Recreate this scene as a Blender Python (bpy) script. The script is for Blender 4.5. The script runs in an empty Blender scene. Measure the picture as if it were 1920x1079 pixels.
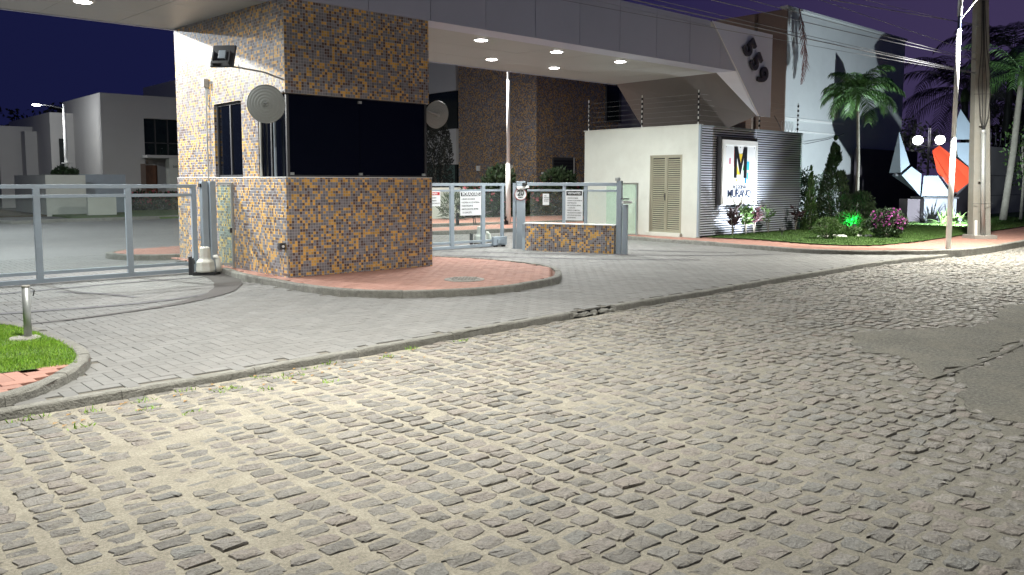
import bpy, math, random
from mathutils import Vector, Matrix, noise
random.seed(7)
R = math.radians
# ------------------------------------------------------------------ camera, world, exposure
scene = bpy.context.scene
col = scene.collection
CAM_H = 1.6
HEAD = R(47.7); PITCH = math.atan(139/1533.0); ROLL = R(0.1); FOC = 1533.0
cd = bpy.data.cameras.new('camera'); cam = bpy.data.objects.new('camera', cd); col.objects.link(cam)
_f = Vector((math.cos(HEAD)*math.cos(PITCH), math.sin(HEAD)*math.cos(PITCH), -math.sin(PITCH)))
_r = Vector((math.sin(HEAD), -math.cos(HEAD), 0)); _u = _r.cross(_f)
_r2 = _r*math.cos(ROLL)+_u*math.sin(ROLL); _u2 = -_r*math.sin(ROLL)+_u*math.cos(ROLL)
cam.matrix_world = Matrix(((_r2.x, _u2.x, -_f.x, 0), (_r2.y, _u2.y, -_f.y, 0), (_r2.z, _u2.z, -_f.z, CAM_H), (0, 0, 0, 1)))
cd.sensor_width = 36; cd.lens = 36*FOC/1920; cd.shift_y = -59.5/1920
cd.clip_start = 0.05; cd.clip_end = 1500
scene.camera = cam
scene.render.resolution_x = 1920; scene.render.resolution_y = 1079
scene.view_settings.view_transform = 'Standard'; scene.view_settings.look = 'None'
scene.view_settings.gamma = 1; scene.view_settings.use_curve_mapping = False
scene.view_settings.exposure = 0.14

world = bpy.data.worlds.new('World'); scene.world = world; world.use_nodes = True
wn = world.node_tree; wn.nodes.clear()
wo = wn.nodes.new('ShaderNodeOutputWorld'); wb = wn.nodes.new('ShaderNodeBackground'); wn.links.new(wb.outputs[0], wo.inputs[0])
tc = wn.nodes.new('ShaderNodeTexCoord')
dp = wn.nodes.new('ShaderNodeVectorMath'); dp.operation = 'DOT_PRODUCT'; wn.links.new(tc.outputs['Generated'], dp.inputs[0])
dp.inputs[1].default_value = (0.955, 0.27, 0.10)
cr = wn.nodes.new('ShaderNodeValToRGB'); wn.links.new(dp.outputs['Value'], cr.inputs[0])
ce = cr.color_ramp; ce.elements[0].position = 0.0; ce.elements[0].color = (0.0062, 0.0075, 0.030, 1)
ce.elements[1].position = 1.0; ce.elements[1].color = (0.044, 0.032, 0.084, 1)  # purple towards the right: lamp flare haze put into the sky colour
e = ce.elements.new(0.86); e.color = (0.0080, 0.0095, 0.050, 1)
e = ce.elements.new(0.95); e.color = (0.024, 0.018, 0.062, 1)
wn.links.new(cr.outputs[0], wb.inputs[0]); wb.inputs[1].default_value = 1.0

def lamp(name, loc, power, color=(1, 1, 1), size=0.3, target=None, kind='AREA', spot=90, blend=0.5, parent=None):
    ld = bpy.data.lights.new(name, kind); ld.energy = power; ld.color = color
    if kind == 'AREA': ld.shape = 'DISK'; ld.size = size
    else: ld.shadow_soft_size = size
    if kind == 'SPOT': ld.spot_size = R(spot); ld.spot_blend = blend
    o = bpy.data.objects.new(name, ld); col.objects.link(o); o.location = loc
    if target is not None:
        d = Vector(target)-Vector(loc); o.rotation_euler = d.to_track_quat('-Z', 'Y').to_euler()
    return o
WARM = (1.0, 0.93, 0.80); COOL = (0.88, 0.95, 1.0); NEUT = (1.0, 0.98, 0.94)
LP = dict(streetA=610, streetB=3300, down=122, streetD=1400, sign=400, sculpt=560, green=75, agave=14)
lamp('street_light_left', (2.6, 5.4, 7.3), LP['streetA'], (1.0, 0.985, 0.90), 0.35, (3.2, 5.6, 0)).data.spread = R(115)
lamp('street_light_right_side', (9.5, -1.2, 7.8), 115, (1.0, 0.97, 0.86), 0.35, (9.3, 3.5, 0)).data.spread = R(130)
lamp('street_light_inside', (2.4, 19.5, 5.45), LP['streetB'], (1.0, 0.99, 0.92), 0.08, (5.8, 13.9, 2.9), 'SPOT', 66, 0.6)
lamp('street_light_white_pole', (19.36, 6.36, 5.50), LP['streetD'], (1.0, 0.985, 0.88), 0.3, (19.2, 5.2, 0)).data.spread = R(152)
lamp('inner_street_fill', (3.0, 28.5, 6.5), 850, (.90, .96, 1.0), 0.3, (5.0, 28.5, 0))  # unseen fill lamp without fixture, added to brighten the inner road
lamp('street_light_inner_gate', (2.4, 19.5, 5.6), 650, (.92, .97, 1.0), 0.3, (3.5, 19.5, 0))
# ------------------------------------------------------------------ materials
def newmat(name):
    m = bpy.data.materials.new(name); m.use_nodes = True
    nt = m.node_tree; b = nt.nodes['Principled BSDF']; return m, nt, b
def nd(nt, t, **k):
    n = nt.nodes.new(t)
    for a, v in k.items(): setattr(n, a, v)
    return n
def math_n(nt, op, a, b=None, clamp=False):
    n = nd(nt, 'ShaderNodeMath', operation=op); n.use_clamp = clamp
    for i, v in enumerate((a, b)):
        if v is None: continue
        if isinstance(v, (int, float)): n.inputs[i].default_value = v
        else: nt.links.new(v, n.inputs[i])
    return n.outputs[0]
def mixc(nt, fac, a, b, blend='MIX'):
    n = nd(nt, 'ShaderNodeMix', data_type='RGBA', blend_type=blend)
    for s, v in ((0, fac), (6, a), (7, b)):
        if isinstance(v, (int, float)): n.inputs[s].default_value = v
        elif isinstance(v, tuple): n.inputs[s].default_value = (*v[:3], 1)
        else: nt.links.new(v, n.inputs[s])
    return n.outputs[2]
def noise_n(nt, scale, detail=4, rough=0.6, vec=None, dist=0):
    n = nd(nt, 'ShaderNodeTexNoise'); n.inputs['Scale'].default_value = scale; n.inputs['Detail'].default_value = detail
    n.inputs['Roughness'].default_value = rough; n.inputs['Distortion'].default_value = dist
    if vec is None:
        g = nd(nt, 'ShaderNodeNewGeometry'); vec = g.outputs['Position']
    nt.links.new(vec, n.inputs['Vector']); return n.outputs['Fac']
def ramp(nt, fac, stops, interp='LINEAR'):
    n = nd(nt, 'ShaderNodeValToRGB'); nt.links.new(fac, n.inputs[0]); n.color_ramp.interpolation = interp
    el = n.color_ramp.elements
    while len(el) < len(stops): el.new(0.5)
    for i, (p, c) in enumerate(stops):
        el[i].position = p; el[i].color = (*(c if isinstance(c, tuple) else (c, c, c)), 1)
    return n.outputs[0]
def bump(nt, b, h, strength, dist=0.01):
    n = nd(nt, 'ShaderNodeBump'); n.inputs['Strength'].default_value = strength; n.inputs['Distance'].default_value = dist
    nt.links.new(h, n.inputs['Height']); nt.links.new(n.outputs[0], b.inputs['Normal'])
MATS = {}
def surf(name, c, rough=0.7, var=0.15, scale=3.0, fine=60, bmp=0.15, dist=0.004, metal=0.0, spec=0.5, dirt=None, dirts=0.0, island=0.0, hue=None):
    m, nt, b = newmat(name)
    n1 = noise_n(nt, scale, 6, 0.65); n2 = noise_n(nt, fine, 3, 0.6)
    lo = tuple(x*(1-var) for x in c); hi = tuple(min(1, x*(1+var)) for x in c)
    cc = ramp(nt, n1, [(0.3, lo), (0.7, hi)])
    cc = mixc(nt, 0.35, cc, ramp(nt, n2, [(0.25, tuple(x*0.75 for x in c)), (0.75, tuple(min(1, x*1.2) for x in c))]))
    if island > 0:
        g = nd(nt, 'ShaderNodeNewGeometry'); oi = nd(nt, 'ShaderNodeObjectInfo')
        r = math_n(nt, 'FRACT', math_n(nt, 'ADD', g.outputs['Random Per Island'], oi.outputs['Random']))
        cc = mixc(nt, 1.0, cc, ramp(nt, r, [(0, 1-island), (1, 1+island*0.6)]), 'MULTIPLY')
        if hue:
            r2 = math_n(nt, 'FRACT', math_n(nt, 'MULTIPLY', r, 7.31))
            cc = mixc(nt, math_n(nt, 'MULTIPLY', r2, 0.75), cc, hue)
    if dirt:
        n3 = noise_n(nt, 1.1, 7, 0.7)
        f = ramp(nt, n3, [(0.45, 0.0), (0.75, dirts)])
        cc = mixc(nt, f, cc, dirt)
    nt.links.new(cc, b.inputs['Base Color']); b.inputs['Roughness'].default_value = rough
    b.inputs['Metallic'].default_value = metal; b.inputs['Specular IOR Level'].default_value = spec
    if bmp: bump(nt, b, n2, bmp, dist)
    MATS[name] = m; return m
def emis(name, c, s):
    m, nt, b = newmat(name); b.inputs['Base Color'].default_value = (*c, 1)
    b.inputs['Emission Color'].default_value = (*c, 1); b.inputs['Emission Strength'].default_value = s; return m
def mosaic(name, size=0.0445, bright=1.0, brown=0.0):
    m, nt, b = newmat(name)
    g = nd(nt, 'ShaderNodeNewGeometry'); sp = nd(nt, 'ShaderNodeSeparateXYZ'); nt.links.new(g.outputs['Position'], sp.inputs[0])
    sn = nd(nt, 'ShaderNodeSeparateXYZ'); nt.links.new(g.outputs['True Normal'], sn.inputs[0])
    ax = math_n(nt, 'GREATER_THAN', math_n(nt, 'ABSOLUTE', sn.outputs[0]), 0.75)
    az = math_n(nt, 'GREATER_THAN', math_n(nt, 'ABSOLUTE', sn.outputs[2]), 0.75)
    mu = nd(nt, 'ShaderNodeMix', data_type='FLOAT'); nt.links.new(ax, mu.inputs[0]); nt.links.new(sp.outputs[0], mu.inputs[2]); nt.links.new(sp.outputs[1], mu.inputs[3])
    mv = nd(nt, 'ShaderNodeMix', data_type='FLOAT'); nt.links.new(az, mv.inputs[0]); nt.links.new(sp.outputs[2], mv.inputs[2]); nt.links.new(sp.outputs[1], mv.inputs[3])
    u = math_n(nt, 'DIVIDE', math_n(nt, 'ADD', mu.outputs[0], 50.0), size); v = math_n(nt, 'DIVIDE', math_n(nt, 'ADD', mv.outputs[0], 5.0), size)
    fu, fv = math_n(nt, 'FLOOR', u), math_n(nt, 'FLOOR', v)
    cb = nd(nt, 'ShaderNodeCombineXYZ'); nt.links.new(fu, cb.inputs[0]); nt.links.new(fv, cb.inputs[1]); nt.links.new(ax, cb.inputs[2])
    wnz = nd(nt, 'ShaderNodeTexWhiteNoise', noise_dimensions='3D'); nt.links.new(cb.outputs[0], wnz.inputs['Vector'])
    big = noise_n(nt, 0.13, 2, 0.5, cb.outputs[0])
    val = math_n(nt, 'ADD', wnz.outputs['Value'], math_n(nt, 'MULTIPLY', math_n(nt, 'SUBTRACT', big, 0.5), 0.35), True)
    tone = nd(nt, 'ShaderNodeTexWhiteNoise', noise_dimensions='3D')
    c2 = nd(nt, 'ShaderNodeVectorMath', operation='ADD'); nt.links.new(cb.outputs[0], c2.inputs[0]); c2.inputs[1].default_value = (13.7, 5.1, 2.2)
    nt.links.new(c2.outputs[0], tone.inputs['Vector'])
    k = bright
    cc = ramp(nt, val, [(0.0, (0.215*k, 0.205*k, 0.225*k)), (0.50-brown*0.25, (0.125*k, 0.072*k, 0.06*k)), (0.705+brown*0.05, (0.70*k, 0.385*k, 0.07*k))], 'CONSTANT')
    cc = mixc(nt, 1.0, cc, ramp(nt, tone.outputs['Value'], [(0, 0.75), (1, 1.2)]), 'MULTIPLY')
    du = math_n(nt, 'ABSOLUTE', math_n(nt, 'SUBTRACT', math_n(nt, 'FRACT', u), 0.5)); dv = math_n(nt, 'ABSOLUTE', math_n(nt, 'SUBTRACT', math_n(nt, 'FRACT', v), 0.5))
    mx = math_n(nt, 'MAXIMUM', du, dv)
    gm = nd(nt, 'ShaderNodeMapRange'); nt.links.new(mx, gm.inputs[0]); gm.inputs[1].default_value = 0.435; gm.inputs[2].default_value = 0.455
    cc = mixc(nt, gm.outputs[0], cc, (0.46*k, 0.45*k, 0.45*k))
    grime = ramp(nt, noise_n(nt, 2.2, 6, 0.65), [(0.3, 0.86), (0.7, 1.05)])
    cc = mixc(nt, 1.0, cc, grime, 'MULTIPLY')
    nt.links.new(cc, b.inputs['Base Color'])
    nt.links.new(ramp(nt, gm.outputs[0], [(0, 0.30), (1, 0.8)]), b.inputs['Roughness'])
    hgt = math_n(nt, 'SUBTRACT', math_n(nt, 'MULTIPLY', tone.outputs['Value'], 0.25), gm.outputs[0])
    bump(nt, b, hgt, 0.5, 0.002)
    MATS[name] = m; return m
def thin_glass(name, tint=(0.9, 0.95, 0.93), refl=0.08, haze=0.12):
    m, nt, b = newmat(name); nt.nodes.remove(b); out = nt.nodes['Material Output']
    tr = nd(nt, 'ShaderNodeBsdfTransparent'); tr.inputs[0].default_value = (*tint, 1)
    gl = nd(nt, 'ShaderNodeBsdfGlossy'); gl.inputs['Roughness'].default_value = 0.04; gl.inputs[0].default_value = (1, 1, 1, 1)
    df = nd(nt, 'ShaderNodeBsdfDiffuse'); df.inputs[0].default_value = (0.75, 0.8, 0.8, 1)
    lw_ = nd(nt, 'ShaderNodeLayerWeight'); lw_.inputs[0].default_value = 0.5
    fr = math_n(nt, 'MULTIPLY', math_n(nt, 'POWER', lw_.outputs['Facing'], 5.0), 0.5)
    m1 = nd(nt, 'ShaderNodeMixShader'); nt.links.new(tr.outputs[0], m1.inputs[1]); nt.links.new(df.outputs[0], m1.inputs[2])
    nt.links.new(ramp(nt, noise_n(nt, 5, 5, 0.7), [(0.3, haze*0.5), (0.8, haze*1.4)]), m1.inputs[0])
    m2 = nd(nt, 'ShaderNodeMixShader'); nt.links.new(math_n(nt, 'ADD', fr, refl*0.5, True), m2.inputs[0])
    nt.links.new(m1.outputs[0], m2.inputs[1]); nt.links.new(gl.outputs[0], m2.inputs[2]); nt.links.new(m2.outputs[0], out.inputs[0])
    MATS[name] = m; return m
M = {}
M['mosaic'] = mosaic('gatehouse_mosaic')
M['mosaic_far'] = mosaic('tower_mosaic', 0.055, 0.85, 0.3)
M['soffit'] = surf('soffit_panel', (0.31, 0.315, 0.31), 0.45, 0.06, 0.8, 200, 0.05)
M['fascia'] = surf('fascia_panel', (0.38, 0.395, 0.50), 0.42, 0.07, 0.6, 220, 0.05)
M['stucco'] = surf('white_stucco', (0.62, 0.635, 0.57), 0.85, 0.06, 1.4, 90, 0.4, 0.004, dirt=(0.42, 0.41, 0.36), dirts=0.35)
M['stucco_blue'] = surf('pale_stucco', (0.58, 0.60, 0.60), 0.9, 0.05, 0.8, 70, 0.3, 0.004, dirt=(0.4, 0.41, 0.42), dirts=0.3)
M['stucco_brown'] = surf('brown_stucco', (0.22, 0.17, 0.14), 0.9, 0.08, 1.0, 70, 0.2)
M['stucco_house'] = surf('house_stucco', (0.55, 0.54, 0.52), 0.9, 0.05, 0.6, 50, 0.2)
M['wall_grey'] = surf('boundary_stucco', (0.36, 0.34, 0.31), 0.9, 0.12, 1.0, 50, 0.3, dirt=(0.2, 0.18, 0.16), dirts=0.4)
M['wall_dark'] = surf('dark_stucco', (0.09, 0.075, 0.085), 0.9, 0.1, 1.0, 50, 0.3)
M['black'] = surf('black_backing', (0.012, 0.013, 0.02), 0.7, 0.1, 4, 80, 0.0)
M['steel'] = surf('grey_painted_steel', (0.30, 0.35, 0.40), 0.42, 0.08, 6, 150, 0.08, dirt=(0.22, 0.22, 0.22), dirts=0.3)
M['steel_dark'] = surf('dark_metal', (0.045, 0.045, 0.05), 0.5, 0.2, 6, 120, 0.05)
M['galv'] = surf('galvanised_metal', (0.42, 0.44, 0.44), 0.42, 0.12, 5, 120, 0.05, metal=0.5, dirt=(0.25, 0.2, 0.14), dirts=0.3)
M['slat'] = surf('corrugated_slat', (0.66, 0.68, 0.76), 0.40, 0.06, 3, 150, 0.03, metal=0.2)
M['door'] = surf('beige_louvre_metal', (0.32, 0.305, 0.225), 0.5, 0.07, 5, 120, 0.05)
M['whitepaint'] = surf('white_paint', (0.80, 0.80, 0.78), 0.5, 0.05, 5, 100, 0.05)
M['offwhite'] = surf('dusty_white_plastic', (0.62, 0.62, 0.58), 0.5, 0.08, 7, 90, 0.08, dirt=(0.4, 0.37, 0.28), dirts=0.5)
M['signface'] = surf('acrylic_sign_face', (0.80, 0.82, 0.84), 0.3, 0.02, 2, 90, 0.0)
M['ink'] = surf('black_print', (0.015, 0.015, 0.018), 0.4, 0.05, 5, 80, 0.0)
M['inkblue'] = surf('navy_print', (0.02, 0.03, 0.07), 0.4, 0.05, 5, 80, 0.0)
for nme, c in dict(red=(0.62, 0.07, 0.06), orange=(0.75, 0.25, 0.02), yellow=(0.75, 0.55, 0.05), green=(0.03, 0.36, 0.10), blue=(0.02, 0.22, 0.62), cyan=(0.06, 0.5, 0.75), pink=(0.6, 0.12, 0.25), signred=(0.5, 0.03, 0.03)).items():
    M[nme] = surf('print_'+nme, c, 0.4, 0.04, 5, 80, 0.0)
M['sculpt'] = surf('sculpture_white_metal', (0.24, 0.29, 0.34), 0.45, 0.06, 2.5, 60, 0.08)
M['sculptred'] = surf('sculpture_red_metal', (0.50, 0.055, 0.022), 0.42, 0.08, 2.5, 60, 0.08)
M['concrete'] = surf('weathered_concrete', (0.30, 0.285, 0.26), 0.9, 0.2, 2.5, 45, 0.6, 0.006, dirt=(0.13, 0.12, 0.10), dirts=0.6)
M['kerb'] = surf('granite_kerb', (0.20, 0.195, 0.175), 0.9, 0.4, 14, 60, 1.0, 0.012, island=0.10, dirt=(0.10, 0.10, 0.08), dirts=0.6)
M['pole'] = surf('pole_concrete', (0.24, 0.235, 0.215), 0.88, 0.15, 2.5, 50, 0.4, 0.004, dirt=(0.2, 0.17, 0.12), dirts=0.5)
M['paver'] = surf('grey_concrete_paver', (0.165, 0.163, 0.157), 0.82, 0.16, 1.2, 110, 0.55, 0.003, island=0.10, dirt=(0.16, 0.15, 0.14), dirts=0.5)
M['paverbase'] = surf('paver_joint_sand', (0.13, 0.12, 0.10), 0.95, 0.3, 8, 150, 0.4)
M['redpaver'] = surf('red_clay_paver', (0.335, 0.175, 0.135), 0.85, 0.15, 2.0, 110, 0.5, 0.003, island=0.12, dirt=(0.30, 0.17, 0.13), dirts=0.5)
M['redbase'] = surf('red_joint_sand', (0.17, 0.085, 0.06), 0.95, 0.3, 8, 150, 0.4)
M['asphalt'] = surf('inner_road_paving', (0.17, 0.165, 0.16), 0.8, 0.15, 0.8, 60, 0.4, 0.004)
M['track'] = surf('smooth_cement_track', (0.065, 0.058, 0.055), 0.8, 0.18, 3, 90, 0.3)
M['trackblue'] = surf('tyre_rubbed_marks', (0.095, 0.092, 0.098), 0.8, 0.15, 3, 90, 0.3)
M['soil'] = surf('soil', (0.07, 0.055, 0.035), 0.95, 0.3, 6, 60, 0.7, 0.01)
M['turf'] = surf('turf', (0.07, 0.13, 0.025), 0.95, 0.3, 9, 90, 0.6, 0.01)
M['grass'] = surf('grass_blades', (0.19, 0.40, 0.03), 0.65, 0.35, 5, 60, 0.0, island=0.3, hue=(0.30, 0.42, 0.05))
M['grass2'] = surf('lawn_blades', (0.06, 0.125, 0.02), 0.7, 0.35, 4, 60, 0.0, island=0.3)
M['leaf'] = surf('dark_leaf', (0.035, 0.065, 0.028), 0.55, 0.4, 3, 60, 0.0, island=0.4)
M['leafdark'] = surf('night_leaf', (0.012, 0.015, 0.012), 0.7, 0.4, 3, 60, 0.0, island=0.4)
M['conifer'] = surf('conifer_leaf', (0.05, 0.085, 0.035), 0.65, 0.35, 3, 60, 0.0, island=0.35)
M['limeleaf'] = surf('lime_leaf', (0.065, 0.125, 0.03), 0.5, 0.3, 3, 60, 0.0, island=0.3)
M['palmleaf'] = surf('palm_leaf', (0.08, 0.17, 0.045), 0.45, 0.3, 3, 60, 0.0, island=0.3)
M['agave'] = surf('variegated_leaf', (0.22, 0.36, 0.12), 0.45, 0.25, 3, 60, 0.0, island=0.35)
M['redleaf'] = surf('red_cordyline_leaf', (0.045, 0.018, 0.022), 0.5, 0.35, 3, 60, 0.0, island=0.3)
M['flower'] = surf('magenta_flower', (0.30, 0.05, 0.24), 0.6, 0.25, 3, 60, 0.0, island=0.25)
M['pinkflower'] = surf('pink_flower', (0.45, 0.12, 0.14), 0.6, 0.25, 3, 60, 0.0, island=0.25)
M['bark'] = surf('grey_bark', (0.24, 0.22, 0.18), 0.9, 0.3, 6, 50, 0.7, 0.01)
M['wood'] = surf('brown_door_wood', (0.14, 0.055, 0.025), 0.5, 0.2, 4, 60, 0.1)
M['rubber'] = surf('black_rubber', (0.02, 0.02, 0.022), 0.75, 0.2, 5, 60, 0.1)
M['darkglass'] = surf('black_window_glass', (0.003, 0.004, 0.007), 0.06, 0.1, 2, 60, 0.0, spec=0.55)
M['houseglass'] = surf('dark_house_glass', (0.012, 0.018, 0.018), 0.1, 0.3, 1.5, 10, 0.0)
M['cable'] = surf('black_cable', (0.16, 0.16, 0.18), 0.4, 0.1, 5, 60, 0.0)
M['cabledark'] = surf('dark_cable', (0.02, 0.02, 0.025), 0.6, 0.1, 5, 60, 0.0)
M['curtain'] = surf('curtain', (0.10, 0.16, 0.14), 0.8, 0.3, 30, 60, 0.0)
M['glass'] = thin_glass('gate_glass', (0.93, 0.96, 0.95), 0.04, 0.035)
M['glassgreen'] = thin_glass('fence_glass', (0.86, 0.96, 0.90), 0.05, 0.10)
M['led'] = emis('led_disc', (1.0, 0.98, 0.95), 30)
M['lamphead'] = emis('lamp_lens', (1.0, 0.97, 0.85), 60)
M['globe'] = emis('globe_lamp', (1.0, 0.98, 1.0), 9)
M['greenled'] = emis('green_led', (0.05, 1.0, 0.30), 12)
M['whiteled'] = emis('white_led', (0.95, 1.0, 0.85), 14)

# cobblestones and the sand between them
def stone_mat():
    m, nt, b = newmat('granite_cobble')
    g = nd(nt, 'ShaderNodeNewGeometry'); oi = nd(nt, 'ShaderNodeObjectInfo')
    r = math_n(nt, 'FRACT', math_n(nt, 'ADD', g.outputs['Random Per Island'], oi.outputs['Random']))
    base = ramp(nt, r, [(0, (0.155, 0.146, 0.132)), (0.3, (0.205, 0.193, 0.172)), (0.55, (0.225, 0.197, 0.174)), (0.8, (0.178, 0.176, 0.164)), (1, (0.255, 0.235, 0.208))])
    n2 = noise_n(nt, 70, 5, 0.7); n1 = noise_n(nt, 16, 6, 0.7, dist=0.6)
    cc = mixc(nt, 1.0, base, ramp(nt, n2, [(0.25, 0.55), (0.75, 1.4)]), 'MULTIPLY')
    sandf = ramp(nt, n1, [(0.54, 0.0), (0.72, 0.6)])
    cc = mixc(nt, sandf, cc, (0.32, 0.295, 0.24))
    nt.links.new(cc, b.inputs['Base Color'])
    nt.links.new(ramp(nt, n1, [(0.35, 0.42), (0.6, 0.80)]), b.inputs['Roughness'])
    h = math_n(nt, 'ADD', n1, math_n(nt, 'MULTIPLY', n2, 0.35))
    bump(nt, b, h, 1.0, 0.028); return m
M['cobble'] = stone_mat()
def sand_mat():
    m, nt, b = newmat('road_sand')
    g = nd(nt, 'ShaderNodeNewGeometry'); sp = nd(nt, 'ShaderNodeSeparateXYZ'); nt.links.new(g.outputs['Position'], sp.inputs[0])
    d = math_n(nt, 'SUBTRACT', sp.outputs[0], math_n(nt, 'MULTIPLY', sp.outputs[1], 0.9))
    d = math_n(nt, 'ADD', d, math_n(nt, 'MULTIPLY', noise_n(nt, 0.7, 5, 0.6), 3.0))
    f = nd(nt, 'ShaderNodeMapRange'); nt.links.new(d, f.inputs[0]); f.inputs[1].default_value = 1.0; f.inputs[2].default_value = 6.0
    cc = mixc(nt, f.outputs[0], (0.365, 0.335, 0.27), (0.235, 0.225, 0.19))  # greyer to the right: real dirt change plus light put into the colour
    n2 = noise_n(nt, 75, 5, 0.85); n3 = noise_n(nt, 5, 8, 0.75)
    cc = mixc(nt, 1.0, cc, ramp(nt, n2, [(0.3, 0.55), (0.7, 1.3)]), 'MULTIPLY')
    cc = mixc(nt, 1.0, cc, ramp(nt, n3, [(0.3, 0.72), (0.7, 1.12)]), 'MULTIPLY')
    nt.links.new(cc, b.inputs['Base Color']); b.inputs['Roughness'].default_value = 0.95
    bump(nt, b, n2, 1.0, 0.012); return m
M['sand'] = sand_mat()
def patch_mat():
    m, nt, b = newmat('rough_cement_patch')
    n1 = noise_n(nt, 30, 5, 0.85); n2 = noise_n(nt, 2.5, 6, 0.7); n3 = noise_n(nt, 140, 3, 0.8)
    cc = ramp(nt, n1, [(0.32, (0.085, 0.083, 0.070)), (0.5, (0.175, 0.17, 0.148)), (0.66, (0.31, 0.30, 0.26))])
    cc = mixc(nt, 1.0, cc, ramp(nt, n3, [(0.3, 0.7), (0.7, 1.3)]), 'MULTIPLY')
    cc = mixc(nt, ramp(nt, n2, [(0.45, 0.0), (0.72, 0.6)]), cc, (0.29, 0.27, 0.215))
    nt.links.new(cc, b.inputs['Base Color']); b.inputs['Roughness'].default_value = 0.9
    bump(nt, b, n1, 1.0, 0.03); return m
M['patch'] = patch_mat()
# ------------------------------------------------------------------ mesh helpers
class MB:
    def __init__(s): s.v = []; s.f = []
    def add(s, vs, fs):
        o = len(s.v); s.v += [tuple(v) for v in vs]; s.f += [tuple(i+o for i in f) for f in fs]; return s
    def box(s, x0, x1, y0, y1, z0, z1, mat=None):
        vs = [Vector(p) for p in ((x0, y0, z0), (x1, y0, z0), (x1, y1, z0), (x0, y1, z0), (x0, y0, z1), (x1, y0, z1), (x1, y1, z1), (x0, y1, z1))]
        if mat is not None: vs = [mat @ v for v in vs]
        return s.add(vs, [(0, 3, 2, 1), (4, 5, 6, 7), (0, 1, 5, 4), (1, 2, 6, 5), (2, 3, 7, 6), (3, 0, 4, 7)])
    def beam(s, a, b, w, h, up=(0, 0, 1)):
        a, b = Vector(a), Vector(b); d = (b-a).normalized(); up = Vector(up)
        if abs(d.dot(up)) > 0.99: up = Vector((0, 1, 0))
        x = d.cross(up).normalized(); z = x.cross(d).normalized(); vs = []
        for p in (a, b):
            for sx, sz in ((-1, -1), (1, -1), (1, 1), (-1, 1)): vs.append(p+x*sx*w/2+z*sz*h/2)
        return s.add(vs, [(0, 1, 2, 3), (7, 6, 5, 4), (0, 4, 5, 1), (1, 5, 6, 2), (2, 6, 7, 3), (3, 7, 4, 0)])
    def prism(s, poly, z0, z1):
        n = len(poly); vs = [(p[0], p[1], z0) for p in poly]+[(p[0], p[1], z1) for p in poly]
        return s.add(vs, [tuple(range(n-1, -1, -1)), tuple(range(n, 2*n))]+[(i, (i+1) % n, (i+1) % n+n, i+n) for i in range(n)])
    def extr(s, poly, off):
        n = len(poly); o = Vector(off); vs = [Vector(p) for p in poly]+[Vector(p)+o for p in poly]
        return s.add(vs, [tuple(range(n)), tuple(range(2*n-1, n-1, -1))]+[((i+1) % n, i, i+n, (i+1) % n+n) for i in range(n)])
    def tube(s, path, r, n=8, cap=True):
        path = [Vector(p) for p in path]; rs = r if isinstance(r, (list, tuple)) else [r]*len(path)
        o = len(s.v); up = Vector((0, 0, 1)); m = len(path)
        for i, p in enumerate(path):
            d = (path[min(i+1, m-1)]-path[max(i-1, 0)]).normalized()
            a = d.cross(up if abs(d.z) < 0.95 else Vector((0, 1, 0))).normalized(); b = d.cross(a).normalized()
            for k in range(n):
                t = 2*math.pi*k/n; s.v.append(tuple(p+a*math.cos(t)*rs[i]+b*math.sin(t)*rs[i]))
        for i in range(m-1):
            for k in range(n): s.f.append((o+i*n+k, o+i*n+(k+1) % n, o+(i+1)*n+(k+1) % n, o+(i+1)*n+k))
        if cap: s.f.append(tuple(o+k for k in range(n-1, -1, -1))); s.f.append(tuple(o+(m-1)*n+k for k in range(n)))
        return s
    def lathe(s, prof, c, n=20, axis=None):
        o = len(s.v); c = Vector(c); q = Vector((0, 0, 1)).rotation_difference(Vector(axis).normalized()) if axis else None
        for (r, z) in prof:
            for k in range(n):
                t = 2*math.pi*k/n; p = Vector((r*math.cos(t), r*math.sin(t), z))
                s.v.append(tuple(c+(q @ p if q else p)))
        for i in range(len(prof)-1):
            for k in range(n): s.f.append((o+i*n+k, o+i*n+(k+1) % n, o+(i+1)*n+(k+1) % n, o+(i+1)*n+k))
        s.f.append(tuple(o+k for k in range(n-1, -1, -1))); s.f.append(tuple(o+(len(prof)-1)*n+k for k in range(n)))
        return s
    def mesh(s, name, mat, origin=(0, 0, 0), smooth=False):
        me = bpy.data.meshes.new(name); ox, oy, oz = origin
        me.from_pydata([(x-ox, y-oy, z-oz) for x, y, z in s.v], [], s.f); me.materials.append(mat)
        if smooth: me.polygons.foreach_set('use_smooth', [True]*len(me.polygons))
        me.update(); return me
    def build(s, name, mat, parent=None, smooth=False, loc=(0, 0, 0), bevel=0.0, local=False):
        off = Vector((0, 0, 0))
        if parent is not None and not local:
            p = parent
            while p is not None: off += p.location; p = p.parent
        me = s.mesh(name, mat, off+Vector(loc) if not local else (0, 0, 0), smooth)
        o = bpy.data.objects.new(name, me); col.objects.link(o); o.parent = parent; o.location = loc
        if bevel:
            md = o.modifiers.new('bevel', 'BEVEL'); md.width = bevel; md.segments = 2; md.limit_method = 'ANGLE'
        return o
def tag(o, label=None, cat=None, group=None, kind=None):
    if label: o['label'] = label
    if cat: o['category'] = cat
    if group: o['group'] = group
    if kind: o['kind'] = kind
    return o
def thing(name, label, cat, loc=(0, 0, 0), group=None, rz=0.0):
    o = bpy.data.objects.new(name, None); col.objects.link(o); o.location = loc; o.rotation_euler = (0, 0, rz)
    o.empty_display_size = 0.2
    return tag(o, label, cat, group)
def copy_tree(o, parent=None):
    c = o.copy(); col.objects.link(c); c.parent = parent
    for ch in [x for x in o.children]: copy_tree(ch, c)
    return c
_fc = {}
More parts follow.
